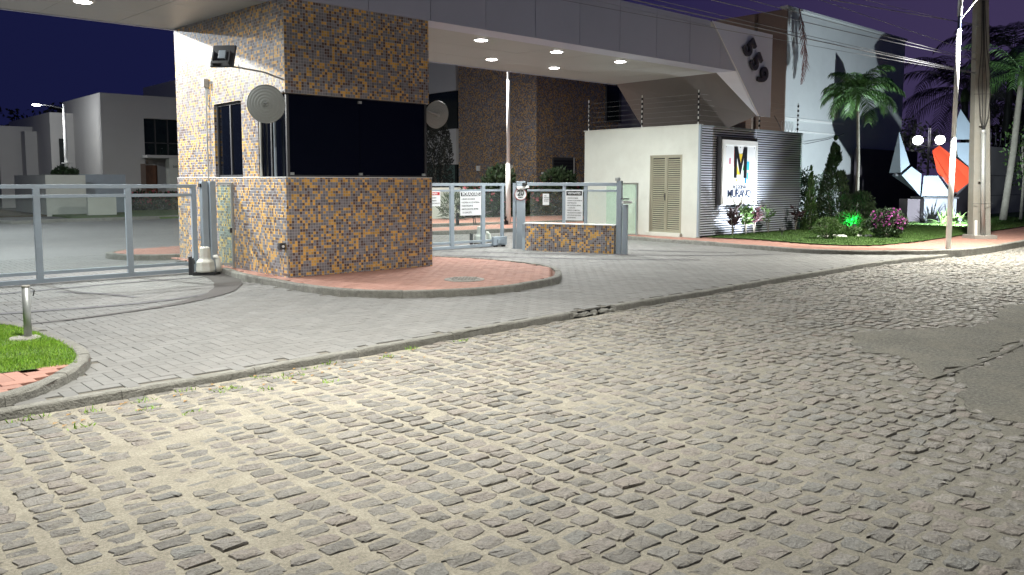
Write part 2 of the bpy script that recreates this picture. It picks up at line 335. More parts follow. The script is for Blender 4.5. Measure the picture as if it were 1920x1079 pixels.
def text(name, s, size, loc, rot, mat, parent=None, ext=0.002, bold=0.0, sx=1.0, align='CENTER'):
    cu = bpy.data.curves.new(name, 'FONT'); cu.body = s; cu.size = size; cu.extrude = ext; cu.offset = bold
    cu.align_x = align; cu.align_y = 'CENTER'; cu.resolution_u = 3
    t = bpy.data.objects.new(name, cu); col.objects.link(t)
    dg = bpy.context.evaluated_depsgraph_get(); me = bpy.data.meshes.new_from_object(t.evaluated_get(dg))
    bpy.data.objects.remove(t); me.materials.clear(); me.materials.append(mat); me.name = name
    for v in me.vertices: v.co.x *= sx
    o = bpy.data.objects.new(name, me); col.objects.link(o); o.parent = parent
    off = Vector((0, 0, 0)); p = parent
    while p is not None: off += p.location; p = p.parent
    o.location = Vector(loc)-off; o.rotation_euler = rot
    return o
def inpoly(x, y, poly):
    c = False; j = len(poly)-1
    for i in range(len(poly)):
        xi, yi = poly[i][0], poly[i][1]; xj, yj = poly[j][0], poly[j][1]
        if (yi > y) != (yj > y) and x < (xj-xi)*(y-yi)/(yj-yi)+xi: c = not c
        j = i
    return c
def smooth_path(pts, step=0.12, closed=False):
    out = []; n = len(pts); P = [Vector((p[0], p[1], 0)) for p in pts]
    for i in range(n if closed else n-1):
        p0 = P[(i-1) % n] if closed or i > 0 else P[i]*2-P[i+1]
        p1 = P[i]; p2 = P[(i+1) % n]; p3 = P[(i+2) % n] if closed or i+2 < n else P[i+1]*2-P[i]
        k = max(1, int((p2-p1).length/step))
        for a in range(k):
            t = a/k
            out.append(0.5*((2*p1)+(-p0+p2)*t+(2*p0-5*p1+4*p2-p3)*t*t+(-p0+3*p1-3*p2+p3)*t*t*t))
    if not closed: out.append(P[-1])
    return [(p.x, p.y) for p in out]
CP = Vector((0, 0, CAM_H))
def view(x, y, z=0.0):
    v = Vector((x, y, z))-CP; w = v.dot(_f)
    if w < 0.1: return None
    return (960+FOC*v.dot(_r2)/w, 480-FOC*v.dot(_u2)/w, w)
def infr(x, y, z=0.0, m=0):
    p = view(x, y, z); return p is not None and -m < p[0] < 1920+m and -m < p[1] < 1079+m

def edge_dist(x, y, path):
    best = 1e9
    for a, b in zip(path, path[1:]):
        dx, dy = b[0]-a[0], b[1]-a[1]; L = dx*dx+dy*dy
        t = max(0, min(1, ((x-a[0])*dx+(y-a[1])*dy)/L)) if L else 0
        d = math.hypot(x-a[0]-t*dx, y-a[1]-t*dy)
        if d < best: best = d
    return best
def ground_sheet(name, poly, z, mat, depth=0.0):
    mb = MB(); n = len(poly)
    mb.add([(p[0], p[1], z) for p in poly], [tuple(range(n))])
    o = mb.build(name, mat); tag(o, kind='structure')
    if o.data.polygons[0].normal.z < 0: o.data.flip_normals()
    return o
def chamfer_brick(L, W, T, c=0.004):
    mb = MB(); a, b = L/2, W/2
    vs = []
    for (h, i) in ((-T, 0), (-c, 0), (0, c)):
        for sx, sy in ((-1, -1), (1, -1), (1, 1), (-1, 1)): vs.append((sx*(a-i), sy*(b-i), h))
    fs = [(8, 9, 10, 11)]
    for l in (0, 4):
        for k in range(4): fs.append((l+k, l+(k+1) % 4, l+4+(k+1) % 4, l+4+k))
    return mb.add(vs, fs)
def pave(parent, test, bbox, W, z, mat, nparts, ang=0.0, T=0.03, gap=0.004, jz=0.0015, name='paver'):
    ca, sa = math.cos(ang), math.sin(ang); x0, x1, y0, y1 = bbox; cx, cy = (x0+x1)/2, (y0+y1)/2
    rad = math.hypot(x1-x0, y1-y0)/2; N = int(rad/W)+2; items = []
    for i in range(-N, N):
        for j in range(-N, N):
            c = (i-j) % 4
            if c == 0: u, v, r = (i+1)*W, (j+0.5)*W, 0
            elif c == 3: u, v, r = (i+0.5)*W, (j+1)*W, 1
            else: continue
            x = cx+u*ca-v*sa; y = cy+u*sa+v*ca
            if not (x0 <= x <= x1 and y0 <= y <= y1) or not test(x, y): continue
            items.append((x, y, ang+r*math.pi/2))
    def key(t):
        p = view(t[0], t[1], z)
        return p[2] if p and -20 < p[0] < 1940 and 0 < p[1] < 1090 else 1e6+math.hypot(t[0], t[1])
    items.sort(key=key)
    b = chamfer_brick(2*W-gap, W-gap, T)
    me = [b.mesh(name, mat)]
    mb = MB()
    for k, (x, y, r) in enumerate(items):
        dz = random.uniform(-jz, jz); tx = random.uniform(-1, 1)*jz*4; ty = random.uniform(-1, 1)*jz*4; r += random.uniform(-0.008, 0.008)
        if k < nparts and key(items[k]) < 1e6:
            o = bpy.data.objects.new(name, me[0]); col.objects.link(o); o.parent = parent
            o.location = Vector((x, y, z+dz))-parent.location; o.rotation_euler = (tx, ty, r)
        else:
            c, s = math.cos(r), math.sin(r)
            mb.add([(x+p[0]*c-p[1]*s, y+p[0]*s+p[1]*c, z+dz+p[2]+p[0]*tx+p[1]*ty) for p in b.v], b.f)
    if mb.f:
        o = mb.build('further_'+name+'s', mat, parent); o['kind'] = 'stuff'
def kerb_run(parent, path, z0, z1, w=0.13, inward=1, seg=0.85, mat=None, lump=0.006, name='kerb_stone'):
    pts = smooth_path(path, 0.1); acc = 0; start = 0; i = 0
    P = [Vector((x, y, 0)) for x, y in pts]
    def nrm(i):
        d = (P[min(i+1, len(P)-1)]-P[max(i-1, 0)]).normalized(); return Vector((-d.y, d.x, 0))*inward
    while start < len(P)-1:
        L = 0; i = start; tgt = seg*random.uniform(0.85, 1.15)
        while i < len(P)-1 and L < tgt: L += (P[i+1]-P[i]).length; i += 1
        mb = MB(); idx = list(range(start, i+1)); vs = []; jz = random.uniform(-1, 1)*lump*0.6
        for n_, k in enumerate(idx):
            p = P[k]; nn = nrm(k); d = (P[min(k+1, len(P)-1)]-P[max(k-1, 0)]).normalized()
            if n_ == 0: p = p+d*0.002
            if n_ == len(idx)-1: p = p-d*0.002
            e = [noise.noise(Vector((p.x*5+q*9, p.y*5, q*3)))*lump for q in range(6)]
            prof = [(0-0.012+e[0]*.5, z0), (0.0+e[1]*.7, z1-0.022+jz), (0.004+e[4]*.5, z1-0.010+jz+e[2]*.3), (0.016+e[2]*.5, z1+jz+e[3]*.4), (w*0.6, z1+0.002+jz+e[5]*.4), (w-0.01, z1+jz+e[4]*.4), (w, z1-0.008+jz), (w, z0)]
            for a, b in prof: vs.append(p+nn*a+Vector((0, 0, b)))
        m = len(prof); fs = []
        for q in range(len(idx)-1):
            for k in range(m-1):
                f = (q*m+k, (q+1)*m+k, (q+1)*m+k+1, q*m+k+1); fs.append(f if inward > 0 else f[::-1])
        fs.append(tuple(range(m)) if inward > 0 else tuple(range(m-1, -1, -1))); l = (len(idx)-1)*m
        fs.append(tuple(range(l+m-1, l-1, -1)) if inward > 0 else tuple(range(l, l+m)))
        mb.add(vs, fs); mb.build(name, mat or M['kerb'], parent)
        start = i
def blades(name, test, bbox, n, h, z, mat, w=0.006, parent=None, label=None, lean=0.5, cat='grass'):
    mb = MB(); x0, x1, y0, y1 = bbox; k = 0
    while k < n:
        x = random.uniform(x0, x1); y = random.uniform(y0, y1)
        if not test(x, y): n -= 0.0001; k += 0.02; continue
        k += 1; t = random.uniform(0, 6.28); hh = h*random.uniform(0.5, 1.2)*(0.75+0.5*noise.noise(Vector((x*3, y*3, 0))))
        dx, dy = math.cos(t)*w, math.sin(t)*w; l = hh*lean; a = random.uniform(0, 6.28); lx, ly = math.cos(a)*l, math.sin(a)*l
        o = len(mb.v)
        mb.v += [(x-dx, y-dy, z), (x+dx, y+dy, z), (x+lx*.4+dx*.5, y+ly*.4+dy*.5, z+hh*.6), (x+lx, y+ly, z+hh)]
        mb.f += [(o, o+1, o+2), (o, o+2, o+3)]
    o = mb.build(name, mat, parent); o['kind'] = 'stuff'
    if parent is None: tag(o, label, cat)
    return o
# ------------------------------------------------------------------ ground, road, drive, pavements
tag(MB().add([(-400, -300, -0.12), (600, -300, -0.12), (600, 600, -0.12), (-400, 600, -0.12)], [(0, 1, 2, 3)]).build('ground', M['soil']), kind='structure')
KERBLINE = [(-6, 6.15), (-2.5, 6.2), (1.07, 6.29), (3.04, 6.36), (6.37, 6.54), (9.5, 6.66), (12.67, 6.78), (16, 6.86), (18.9, 6.64)]
def kerby(x):
    for a, b in zip(KERBLINE, KERBLINE[1:]):
        if a[0] <= x <= b[0]: return a[1]+(b[1]-a[1])*(x-a[0])/(b[0]-a[0])
    return 6.15 if x < -6 else 6.5+max(0,x-21)*0.05
# sand bed of the cobbled road with real relief
def sand_h(x, y):
    lo = noise.noise(Vector((x*0.5, y*0.5, 3)))*0.5+noise.noise(Vector((x*1.7, y*1.7, 8)))*0.5
    f = noise.noise(Vector((x*7, y*7, 1)))
    left = max(0.0, min(1.0, (5.5-(x-0.6*y))/6.0))
    return -0.0100+0.0045*left+lo*0.009+f*0.0045
def grid_mesh(x0, x1, y0f, y1f, step, hf):
    vs = []; fs = []; nx = int((x1-x0)/step)
    rows = []
    for i in range(nx+1):
        x = x0+i*step; a, b = y0f(x), y1f(x); rows.append([])
        ny = 130 if step < 0.06 else 60
        for j in range(ny+1):
            y = a+(b-a)*j/ny; rows[-1].append(len(vs)); vs.append((x, y, hf(x, y)))
    for i in range(nx):
        for j in range(len(rows[0])-1): fs.append((rows[i][j], rows[i+1][j], rows[i+1][j+1], rows[i][j+1]))
    return vs, fs
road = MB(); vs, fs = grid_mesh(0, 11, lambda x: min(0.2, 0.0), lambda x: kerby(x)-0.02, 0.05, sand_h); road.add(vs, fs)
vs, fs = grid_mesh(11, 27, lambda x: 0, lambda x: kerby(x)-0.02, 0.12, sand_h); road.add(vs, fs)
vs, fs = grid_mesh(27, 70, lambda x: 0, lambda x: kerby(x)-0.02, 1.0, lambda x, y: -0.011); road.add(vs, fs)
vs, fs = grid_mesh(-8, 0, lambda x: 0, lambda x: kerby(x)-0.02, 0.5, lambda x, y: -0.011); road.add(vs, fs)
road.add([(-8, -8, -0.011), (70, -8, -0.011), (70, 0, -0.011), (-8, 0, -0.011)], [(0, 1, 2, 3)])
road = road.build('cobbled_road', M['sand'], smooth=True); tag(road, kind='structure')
PATCH = [(10.4, 2.62), (9.34, 2.60), (8.38, 2.55), (7.56, 2.54), (6.88, 2.59), (7.25, 2.78), (7.60, 3.11), (7.66, 3.50), (8.1, 3.80), (8.78, 3.80), (9.6, 3.35), (10.4, 3.2), (12, 3.5), (12.2, 2.7)]
PATCH2 = [(12.2, 2.60), (9.8, 2.50), (8.88, 2.44), (7.97, 2.46), (7.35, 2.43), (6.71, 2.28), (6.25, 1.99), (6.14, 1.5), (6.6, 0.9), (8, 0.4), (12.2, 1.2)]
def wobble(poly, amp=0.12, fr=3):
    return [(x+noise.noise(Vector((x*fr, y*fr, 1)))*amp+noise.noise(Vector((x*17, y*17, 4)))*.035, y+noise.noise(Vector((x*fr, y*fr, 7)))*amp+noise.noise(Vector((x*17, y*17, 9)))*.035) for x, y in smooth_path(poly, 0.05, True)]
PATCHw, PATCH2w = wobble(PATCH), wobble(PATCH2)
def cobble_mesh(seed, L=0.146, W=0.104):
    rnd = random.Random(seed); mb = MB(); n = 12; vs = []; h = rnd.uniform(0.004, 0.009)
    tx, ty = rnd.uniform(-.04, .04), rnd.uniform(-.055, .055)
    base = []
    for k in range(n):
        t = 2*math.pi*(k+0.5)/n
        c, s = math.cos(t), math.sin(t); e = 0.40
        x = math.copysign(abs(c)**e, c)*L/2; y = math.copysign(abs(s)**e, s)*W/2
        q = 1+rnd.uniform(-.15, .07); x += rnd.uniform(-1, 1)*.012; y += rnd.uniform(-1, 1)*.010
        base.append((x*q, y*q))
    for (k, z) in ((1.04, -.05), (1.0, -0.006), (0.95, 0.001), (0.6, 0.004)):
        for x, y in base:
            zz = z+(rnd.uniform(-1, 1)*(.0028 if z > -.04 else 0)); vs.append((x*k, y*k, zz+tx*x*1.1+ty*y*1.1 if z > -.04 else z))
    vs.append((rnd.uniform(-.02, .02), rnd.uniform(-.01, .01), 0.0045+rnd.uniform(-.0012, .002)))
    fs = []
    for l in range(3):
        for k in range(n): fs.append((l*n+k, l*n+(k+1) % n, (l+1)*n+(k+1) % n, (l+1)*n+k))
    for k in range(n): fs.append((3*n+k, 3*n+(k+1) % n, 4*n))
    return mb.add(vs, fs)
CV = [cobble_mesh(i) for i in range(26)]; CM = [c.mesh('cobblestone', M['cobble']) for c in CV]
stones = []; x = -1.5; ci = 0
while x < 30:
    ci += 1; wob = ci*1.7; y = -1.6+random.uniform(0, .1)
    rowl = random.uniform(0.92, 1.08)
    while y < kerby(x)-0.09:
        st = 0.116*random.uniform(0.85, 1.2); yy = y+st/2; y += st
        xx = x+0.035*noise.noise(Vector((wob, yy*0.9, 0)))+random.uniform(-.010, .010)
        if yy < 0.26*xx-1.3: continue
        if xx > 5.8 and (inpoly(xx, yy, PATCHw) or inpoly(xx, yy, PATCH2w)):
            ed = min(edge_dist(xx, yy, PATCHw), edge_dist(xx, yy, PATCH2w))
            if yy < 2.75 and abs(yy-2.52) < .3 or random.random() > .85-ed*5.0: continue
        if random.random() < 0.012: continue
        z = sand_h(xx, yy)*0.35-0.001+random.gauss(0, .0026)+0.004*noise.noise(Vector((xx*0.8, yy*0.8, 5)))
        stones.append((xx, yy, z, st/0.116*random.uniform(.82, 1.02), rowl*random.uniform(.86, 1.10), random.uniform(-.10, .10)+(math.pi if random.random() < .5 else 0)))
    x += 0.172
def skey(t):
    p = view(t[0], t[1]); return p[2] if p and 0 < p[0] < 1920 and p[1] < 1079 else 1e6
stones.sort(key=skey); mb = MB()
for k, (sx, sy, sz, ky, kx, rr) in enumerate(stones):
    vi = random.randrange(26)
    if k < 300:
        o = bpy.data.objects.new('cobblestone', CM[vi]); col.objects.link(o); o.parent = road
        o.location = (sx, sy, sz); o.scale = (kx, ky, 1); o.rotation_euler = (0, 0, rr)
    else:
        c, s = math.cos(rr), math.sin(rr)
        mb.add([(sx+p[0]*kx*c-p[1]*ky*s, sy+p[0]*kx*s+p[1]*ky*c, sz+p[2]) for p in CV[vi].v], CV[vi].f)
o = mb.build('further_cobblestones', M['cobble'], road, smooth=False); o['kind'] = 'stuff'
for nm, pl, zz in (('cement_patch', PATCHw, .0025), ('cement_patch', PATCH2w, .000)):
    m2 = MB().prism(pl, -0.04, zz).build(nm, M['patch'], road)
# broken lip between the two cement patches
mb = MB(); pth = smooth_path([(6.95, 2.57), (7.9, 2.515), (8.9, 2.515), (9.6, 2.58), (10.6, 2.60)], 0.05)
for i, (px_, py_) in enumerate(pth[:-1]):
    a = 0.012+0.012*abs(noise.noise(Vector((px_*9, py_*9, 0)))); mb.box(px_-.03, px_+.03, py_-.015-a, py_+.01, -.03, .003+a*0.2)
mb.build('broken_cement_edge', M['patch'], road)

# driveway -----------------------------------------------------------------
ISL = [(5.58, 13.35), (5.45, 12.54), (5.42, 11.9), (5.46, 11.32), (5.47, 10.51), (5.58, 9.86), (5.80, 9.33), (6.25, 8.86), (6.95, 8.55), (7.72, 8.43), (8.69, 8.62), (9.3, 9.05), (9.84, 9.69), (10.08, 10.51), (10.02, 11.77), (9.60, 12.86), (9.0, 14.2), (8.7, 15.9)]
ISLS = smooth_path(ISL, 0.12)+[(5.7, 15.9)]
LC = [(-4, 5.95), (-1, 6.1), (0.5, 6.22), (1.0, 6.34), (1.33, 6.52), (1.62, 6.82), (1.83, 7.15), (1.95, 7.45), (2.0, 7.84), (1.99, 8.5), (1.92, 9.26), (1.70, 9.9), (1.2, 10.35), (0.2, 10.6), (-2, 10.65), (-4, 10.65)]
LCS = smooth_path(LC, 0.12)
SIDE = [(17.25, 18.5), (17.1, 16.0), (16.99, 14.01), (16.90, 12.86), (16.85, 11.19), (16.68, 9.9), (16.62, 9.0), (16.82, 8.38), (17.2, 7.85), (17.85, 7.25), (18.6, 6.72), (19.4, 6.48), (21.0, 6.42), (23.6, 6.50), (27, 6.85), (34, 7.35), (45, 8.1), (70, 9.4)]
SIDES = smooth_path(SIDE, 0.15)
WHITE = [(17.9, 12.5), (23.3, 12.5), (23.3, 16.5), (17.9, 16.5)]
DRIVE = [(-6, 6.2)]+[(x_, y_+0.08) for x_, y_ in KERBLINE[1:]]+[(x_+0.05, y_) for x_, y_ in reversed(SIDES) if x_ < 18.7]+[(17.2, 18.5), (-6, 18.5)]
drive = ground_sheet('driveway', DRIVE, 0.050, M['paverbase'])
LWA, LWB = Vector((12.55, 13.35, 0)), Vector((13.38, 11.42, 0))
drx = lambda x_, y_: inpoly(x_, y_, DRIVE) and not inpoly(x_, y_, ISLS) and not inpoly(x_, y_, LCS) and y_ > kerby(x_)+0.115
pave(drive, drx, (-3.5, 19.5, 6.3, 18.4), 0.105, 0.060, M['paver'], 300)
kerb_run(drive, [p for p in KERBLINE if p[0] <= 6.4]+[(6.95, 6.56)], -0.05, 0.064, 0.095, 1, 0.95, lump=0.012)
kerb_run(drive, [(7.75, 6.59), (9.5, 6.66), (12.67, 6.78), (16, 6.86), (18.75, 6.64)], -0.05, 0.064, 0.095, 1, 0.95, lump=0.012)
for k, (xx, dy, rr, hh) in enumerate(((7.04, .03, .07, .05), (7.15, -.01, .045, .03), (7.24, .04, .08, .035), (7.38, .0, .05, .045), (7.47, .05, .035, .02), (7.58, .02, .085, .04), (7.68, -.02, .05, .03), (7.33, -.06, .03, .02))):
    m = MB().lathe([(rr*.6, -.03), (rr, .0), (rr*.85, hh*.7), (rr*.4, hh)], (xx, 6.63+dy, 0), 7)
    m.v = [(x_+noise.noise(Vector((x_*23, y_*23, z_*9)))*rr*.7, y_+noise.noise(Vector((x_*19, y_*21, 5+z_*9)))*rr*.6, z_+noise.noise(Vector((x_*30, y_*30, 2)))*.012) for x_, y_, z_ in m.v]
    m.build('kerb_rubble', M['kerb'], drive)
# curved cement track of the gate and tyre-rubbed bands, thin sheets a few mm above the pavers
def ribbon(path, ws, z, name, mat, parent):
    pts = smooth_path(path, 0.12); vs = []; n = len(pts)
    for i, (x_, y_) in enumerate(pts):
        a = Vector(pts[max(i-1, 0)]); b = Vector(pts[min(i+1, n-1)]); d = (b-a).normalized(); q = Vector((-d.y, d.x))
        t = i/(n-1)*(len(ws)-1); w = ws[int(t)]+(ws[min(int(t)+1, len(ws)-1)]-ws[int(t)])*(t-int(t)); w *= 1+0.12*noise.noise(Vector((x_*3, y_*3, 0)))
        vs += [(x_+q.x*w/2, y_+q.y*w/2, z), (x_-q.x*w/2, y_-q.y*w/2, z)]
    fs = [(2*i+1, 2*i+3, 2*i+2, 2*i) for i in range(n-1)]
    o = MB().add(vs, fs).build(name, mat, parent)
    if o.data.polygons[0].normal.z < 0: o.data.flip_normals()
    return o
ribbon([(5.33, 13.5), (5.38, 13.2), (5.24, 12.43), (5.0, 11.77), (4.57, 11.05), (4.06, 10.58), (3.56, 10.28), (2.81, 10.03), (2.24, 9.93), (1.9, 9.95)], [.42, .42, .40, .34, .22, .12, .07, .04], 0.068, 'cement_track', M['track'], drive)
ribbon([(1.6, 11.0), (2.45, 10.85), (2.99, 10.75), (3.62, 10.75), (4.3, 10.98), (4.8, 11.45), (5.0, 12.2)], [.16, .14, .12, .10, .08], 0.066, 'tyre_band', M['trackblue'], drive)
ribbon([(1.2, 12.7), (2.6, 12.9), (4.0, 13.05), (5.1, 13.0)], [.10, .12, .08], 0.066, 'tyre_band', M['trackblue'], drive)
ribbon([(2.9, 12.6), (3.3, 12.0), (3.55, 11.3)], [.10, .09, .08], 0.0665, 'tyre_band', M['trackblue'], drive)
ribbon([(9.6, 14.5), (10.8, 12.9), (12.2, 10.9), (13.6, 9.4)], [.12, .16, .10], 0.066, 'tyre_band', M['trackblue'], drive)
ribbon([(11.0, 14.4), (12.2, 12.6), (14.2, 10.2), (15.8, 9.1)], [.12, .16, .10], 0.066, 'tyre_band', M['trackblue'], drive)
ribbon([(14.0, 13.2), (14.5, 11.6), (15.6, 9.9)], [.10, .14, .10], 0.066, 'tyre_band', M['trackblue'], drive)

# traffic island with red pavers
island = ground_sheet('red_island_pavement', ISLS, 0.128, M['redbase'])
KX = (5.8, 8.48, 11.38, 15.75)
pave(island, lambda x_, y_: inpoly(x_, y_, ISLS) and edge_dist(x_, y_, ISLS[:-1]) > .11 and not (KX[0]+.06 < x_ < KX[1]-.06 and y_ > KX[2]+.06), (5.3, 10.2, 8.3, 15.9), 0.1, 0.145, M['redpaver'], 300, T=0.02)
kerb_run(island, ISL, 0.0, 0.155, 0.105, -1 if False else 1, 0.85)
mh = thing('manhole_cover', 'round pale concrete manhole cover set in the red island paving', 'manhole cover', (7.62, 9.43, 0.146))
MB().lathe([(0.30, -.02), (0.30, .006), (0.285, .010)], (0, 0, 0), 32).build('ring', M['concrete'], mh, local=True)
mb = MB().lathe([(0.26, .0), (0.26, .012), (0.25, .016)], (0, 0, 0), 32)
for a in range(-3, 4):
    for b_ in range(-3, 4):
        if a*a+b_*b_ < 10: mb.box(a*.07-.022, a*.07+.022, b_*.07-.022, b_*.07+.022, .016, .022)
mb.build('lid', M['concrete'], mh, local=True)
# left corner
corner = ground_sheet('corner_pavement', LCS, 0.112, M['redbase'])
LAWN1 = [(-4, 7.35), (0, 7.22), (1.25, 7.2), (1.76, 7.13), (1.86, 7.45), (1.91, 7.84), (1.90, 8.5), (1.83, 9.2), (1.62, 9.82), (1.15, 10.25), (0.2, 10.5), (-4, 10.55)]
pave(corner, lambda x_, y_: inpoly(x_, y_, LCS) and edge_dist(x_, y_, LCS) > .135 and not inpoly(x_, y_, LAWN1), (-4, 2.2, 5.9, 10.7), 0.115, 0.132, M['redpaver'], 250, ang=R(4), T=0.03, jz=0.003)
kerb_run(corner, LC, -0.02, 0.140, 0.105, 1, 0.7, lump=0.012)
tl = ground_sheet('left_lawn', LAWN1, 0.132, M['turf'])
lawn_in = lambda x_, y_: inpoly(x_, y_, LAWN1)
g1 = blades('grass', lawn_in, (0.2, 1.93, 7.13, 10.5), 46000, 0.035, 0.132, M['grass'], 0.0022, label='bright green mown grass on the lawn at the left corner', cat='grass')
# right-hand pavement
SIDEPOLY = SIDES+[(70, 14), (38, 14), (38, 18.5), (17.25, 18.5)]
side = ground_sheet('side_pavement', SIDEPOLY, 0.122, M['redbase'])
LAWN2 = [(18.1, 12.35), (18.4, 11.2), (18.25, 10.2), (18.10, 9.3), (18.35, 8.62), (18.95, 8.22), (20.94, 8.10), (23.09, 8.2), (26.02, 8.35), (29.44, 8.5), (36, 9.0), (50, 10.2), (50, 12.95), (38, 12.95), (38, 15.9), (23.5, 15.9), (23.35, 12.42)]
LAWN2S = smooth_path(LAWN2[:13], .3)+LAWN2[13:]
pave(side, lambda x_, y_: inpoly(x_, y_, SIDEPOLY) and edge_dist(x_, y_, SIDES) > .135 and not inpoly(x_, y_, LAWN2S) and not inpoly(x_, y_, WHITE), (16.5, 36, 6.3, 18.4), 0.11, 0.142, M['redpaver'], 300, T=0.02)
kerb_run(side, SIDE[:-2], -0.04, 0.153, 0.12, 1, 0.95, lump=0.010)
ground_sheet('garden_lawn', LAWN2S, 0.168, M['turf'])
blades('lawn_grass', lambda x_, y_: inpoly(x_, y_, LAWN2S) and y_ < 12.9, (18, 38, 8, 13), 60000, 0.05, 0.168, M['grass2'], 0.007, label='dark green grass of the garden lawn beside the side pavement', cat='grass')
# community road and beds beyond the gates
ground_sheet('inner_road', [(-30, 18.5), (17.3, 18.5), (60, 18.5), (60, 130), (-30, 130)], 0.050, M['asphalt'])
# ------------------------------------------------------------------ gatehouse
gh = thing('gatehouse', 'gatehouse clad in orange, brown and grey mosaic tiles with black windows', 'building', (7.1, 13.5, 0.165))
X0, X1, Y0, Y1 = 5.8, 8.45, 11.40, 15.75
SZ, TZ, RZ = 1.655, 2.915, 4.33
m = MB(); m.box(X0-.03, X1+.03, Y0-.03, Y0+.18, .10, SZ); m.box(X0-.03, X0+.18, Y0+.18, Y1, .10, SZ); m.box(X1-.18, X1+.03, Y0+.18, Y1, .10, SZ); m.box(X0+.18, X1-.18, Y1-.18, Y1, .10, SZ)
m.build('base_wall', M['mosaic'], gh)
m = MB(); m.box(X0, X1, Y0, Y0+.18, TZ, RZ+.05); m.box(X0, X0+.18, Y0+.18, Y1, TZ, RZ+.07); m.box(X1-.18, X1, Y0+.18, Y1, TZ, RZ+.07); m.box(X0+.18, X1-.18, Y1-.18, Y1, TZ, RZ+.07)
m.build('upper_wall', M['mosaic'], gh)
MB().box(X0, X0+.18, 12.33, 12.93, SZ, TZ).build('pier', M['mosaic'], gh)
m = MB(); m.box(X0, X0+.18, 14.03, Y1, SZ, TZ); m.box(X0+.18, X1, Y1-.18, Y1, SZ, TZ); m.box(X1-.18, X1, 13.2, Y1-.18, SZ, TZ)
m.build('rear_wall', M['mosaic'], gh)
MB().box(X0-.035, X1+.035, Y0-.035, Y0+.02, SZ, SZ+.012).box(X0-.035, X0+.0, Y0+.02, 12.33, SZ, SZ+.012).box(X0-.035, X0-.002, 12.33, Y1, SZ, SZ+.012).build('sill', M['whitepaint'], gh)
MB().box(X0+.05, X1-.05, Y0+.02, 13.2, TZ-.012, TZ-.001).build('lintel', M['steel_dark'], gh)
def window(y0, y1, name='window'):
    f = MB()
    for a, b, c, d in ((y0, y0+.035, SZ+.012, TZ), (y1-.035, y1, SZ+.012, TZ), ((y0+y1)/2-.02, (y0+y1)/2+.02, SZ+.05, TZ-.04)): f.box(X0+.05, X0+.10, a, b, c, d)
    f.box(X0+.05, X0+.10, y0+.035, y1-.035, SZ+.012, SZ+.05).box(X0+.05, X0+.10, y0+.035, y1-.035, TZ-.04, TZ)
    w = f.build(name, M['steel_dark'], gh)
    for a, b in ((y0+.035, (y0+y1)/2-.02), ((y0+y1)/2+.02, y1-.035)): MB().box(X0+.07, X0+.08, a, b, SZ+.05, TZ-.04).build('pane', M['darkglass'], w)
window(12.93, 14.03)
f = MB(); f.box(X0+.03, X0+.08, 12.28, 12.33, SZ+.012, TZ-.012); f.box(X0+.03, X0+.06, 11.93, 11.97, SZ+.012, TZ-.012)
f.box(X0+.03, X0+.07, Y0+.03, Y0+.07, SZ+.012, TZ-.012); f.box(X1-.07, X1-.03, Y0+.03, Y0+.07, SZ+.012, TZ-.012); f.box(X0+.07, X1-.07, Y0+.03, Y0+.06, SZ+.012, SZ+.04)
w = f.build('window', M['steel_dark'], gh)
MB().box(X0+.045, X0+.055, Y0+.075, 11.925, SZ+.02, TZ-.012).build('pane', M['darkglass'], w)
MB().box(X0+.045, X0+.055, 11.975, 12.275, SZ+.02, TZ-.012).build('pane', M['darkglass'], w)
MB().box(X0+.075, 7.10, Y0+.045, Y0+.055, SZ+.045, TZ-.012).build('pane', M['darkglass'], w)
MB().box(7.106, X1-.075, Y0+.045, Y0+.055, SZ+.045, TZ-.012).build('pane', M['darkglass'], w)
MB().box(X1-.055, X1-.045, Y0+.075, 13.19, SZ+.045, TZ-.012).build('pane', M['darkglass'], w)
for xx, zz in ((7.103, TZ-.075), (7.103, SZ+.045), (X0+.10, SZ+.045), (X1-.10, SZ+.045)): MB().box(xx-.03, xx+.03, Y0+.015, Y0+.043, zz-.005, zz+.035).build('glass_clip', M['galv'], w)
MB().box(X0+.2, X1-.2, 13.1, 13.18, .2, 4.2).build('inner_partition', M['black'], gh)
MB().tube([(X0-.005, 12.24, SZ+.02), (X0-.005, 12.24, TZ-.03)], .018, 8).build('window_jamb', M['offwhite'], gh)
MB().tube([(X0-.02, 11.72, SZ+.02), (X0-.02, 11.72, 2.62)], .02, 8).build('steel_tube', M['steel'], gh)
# conduit, box and sensor
cbx = thing('conduit_box', 'small grey junction box with conduit running down beside the narrow gatehouse window', 'junction box', (5.76, 14.24, 1.6))
MB().box(5.70, 5.795, 14.19, 14.29, 3.22, 3.36).build('box', M['galv'], cbx, bevel=.006)
MB().tube([(5.765, 14.26, 3.22), (5.765, 14.26, 1.62)], .014, 8).build('conduit', M['galv'], cbx)
MB().tube([(5.765, 14.20, 3.22), (5.765, 14.20, 2.9), (5.765, 14.13, 2.86)], .012, 8).build('conduit', M['galv'], cbx)
sn = thing('gate_sensor', 'small dark photocell box with conduit at the near bottom corner of the gatehouse', 'sensor', (5.74, 11.40, .166))
MB().box(5.67, 5.768, 11.42, 11.50, .57, .67).build('housing', M['steel_dark'], sn, bevel=.008)
MB().lathe([(.02, 0), (.02, .012)], (5.72, 11.42, .62), 12, (0, -1, 0)).build('lens', M['whitepaint'], sn)
MB().tube([(5.765, 11.355, .57), (5.765, 11.355, .17)], .009, 8).build('conduit', M['galv'], sn)
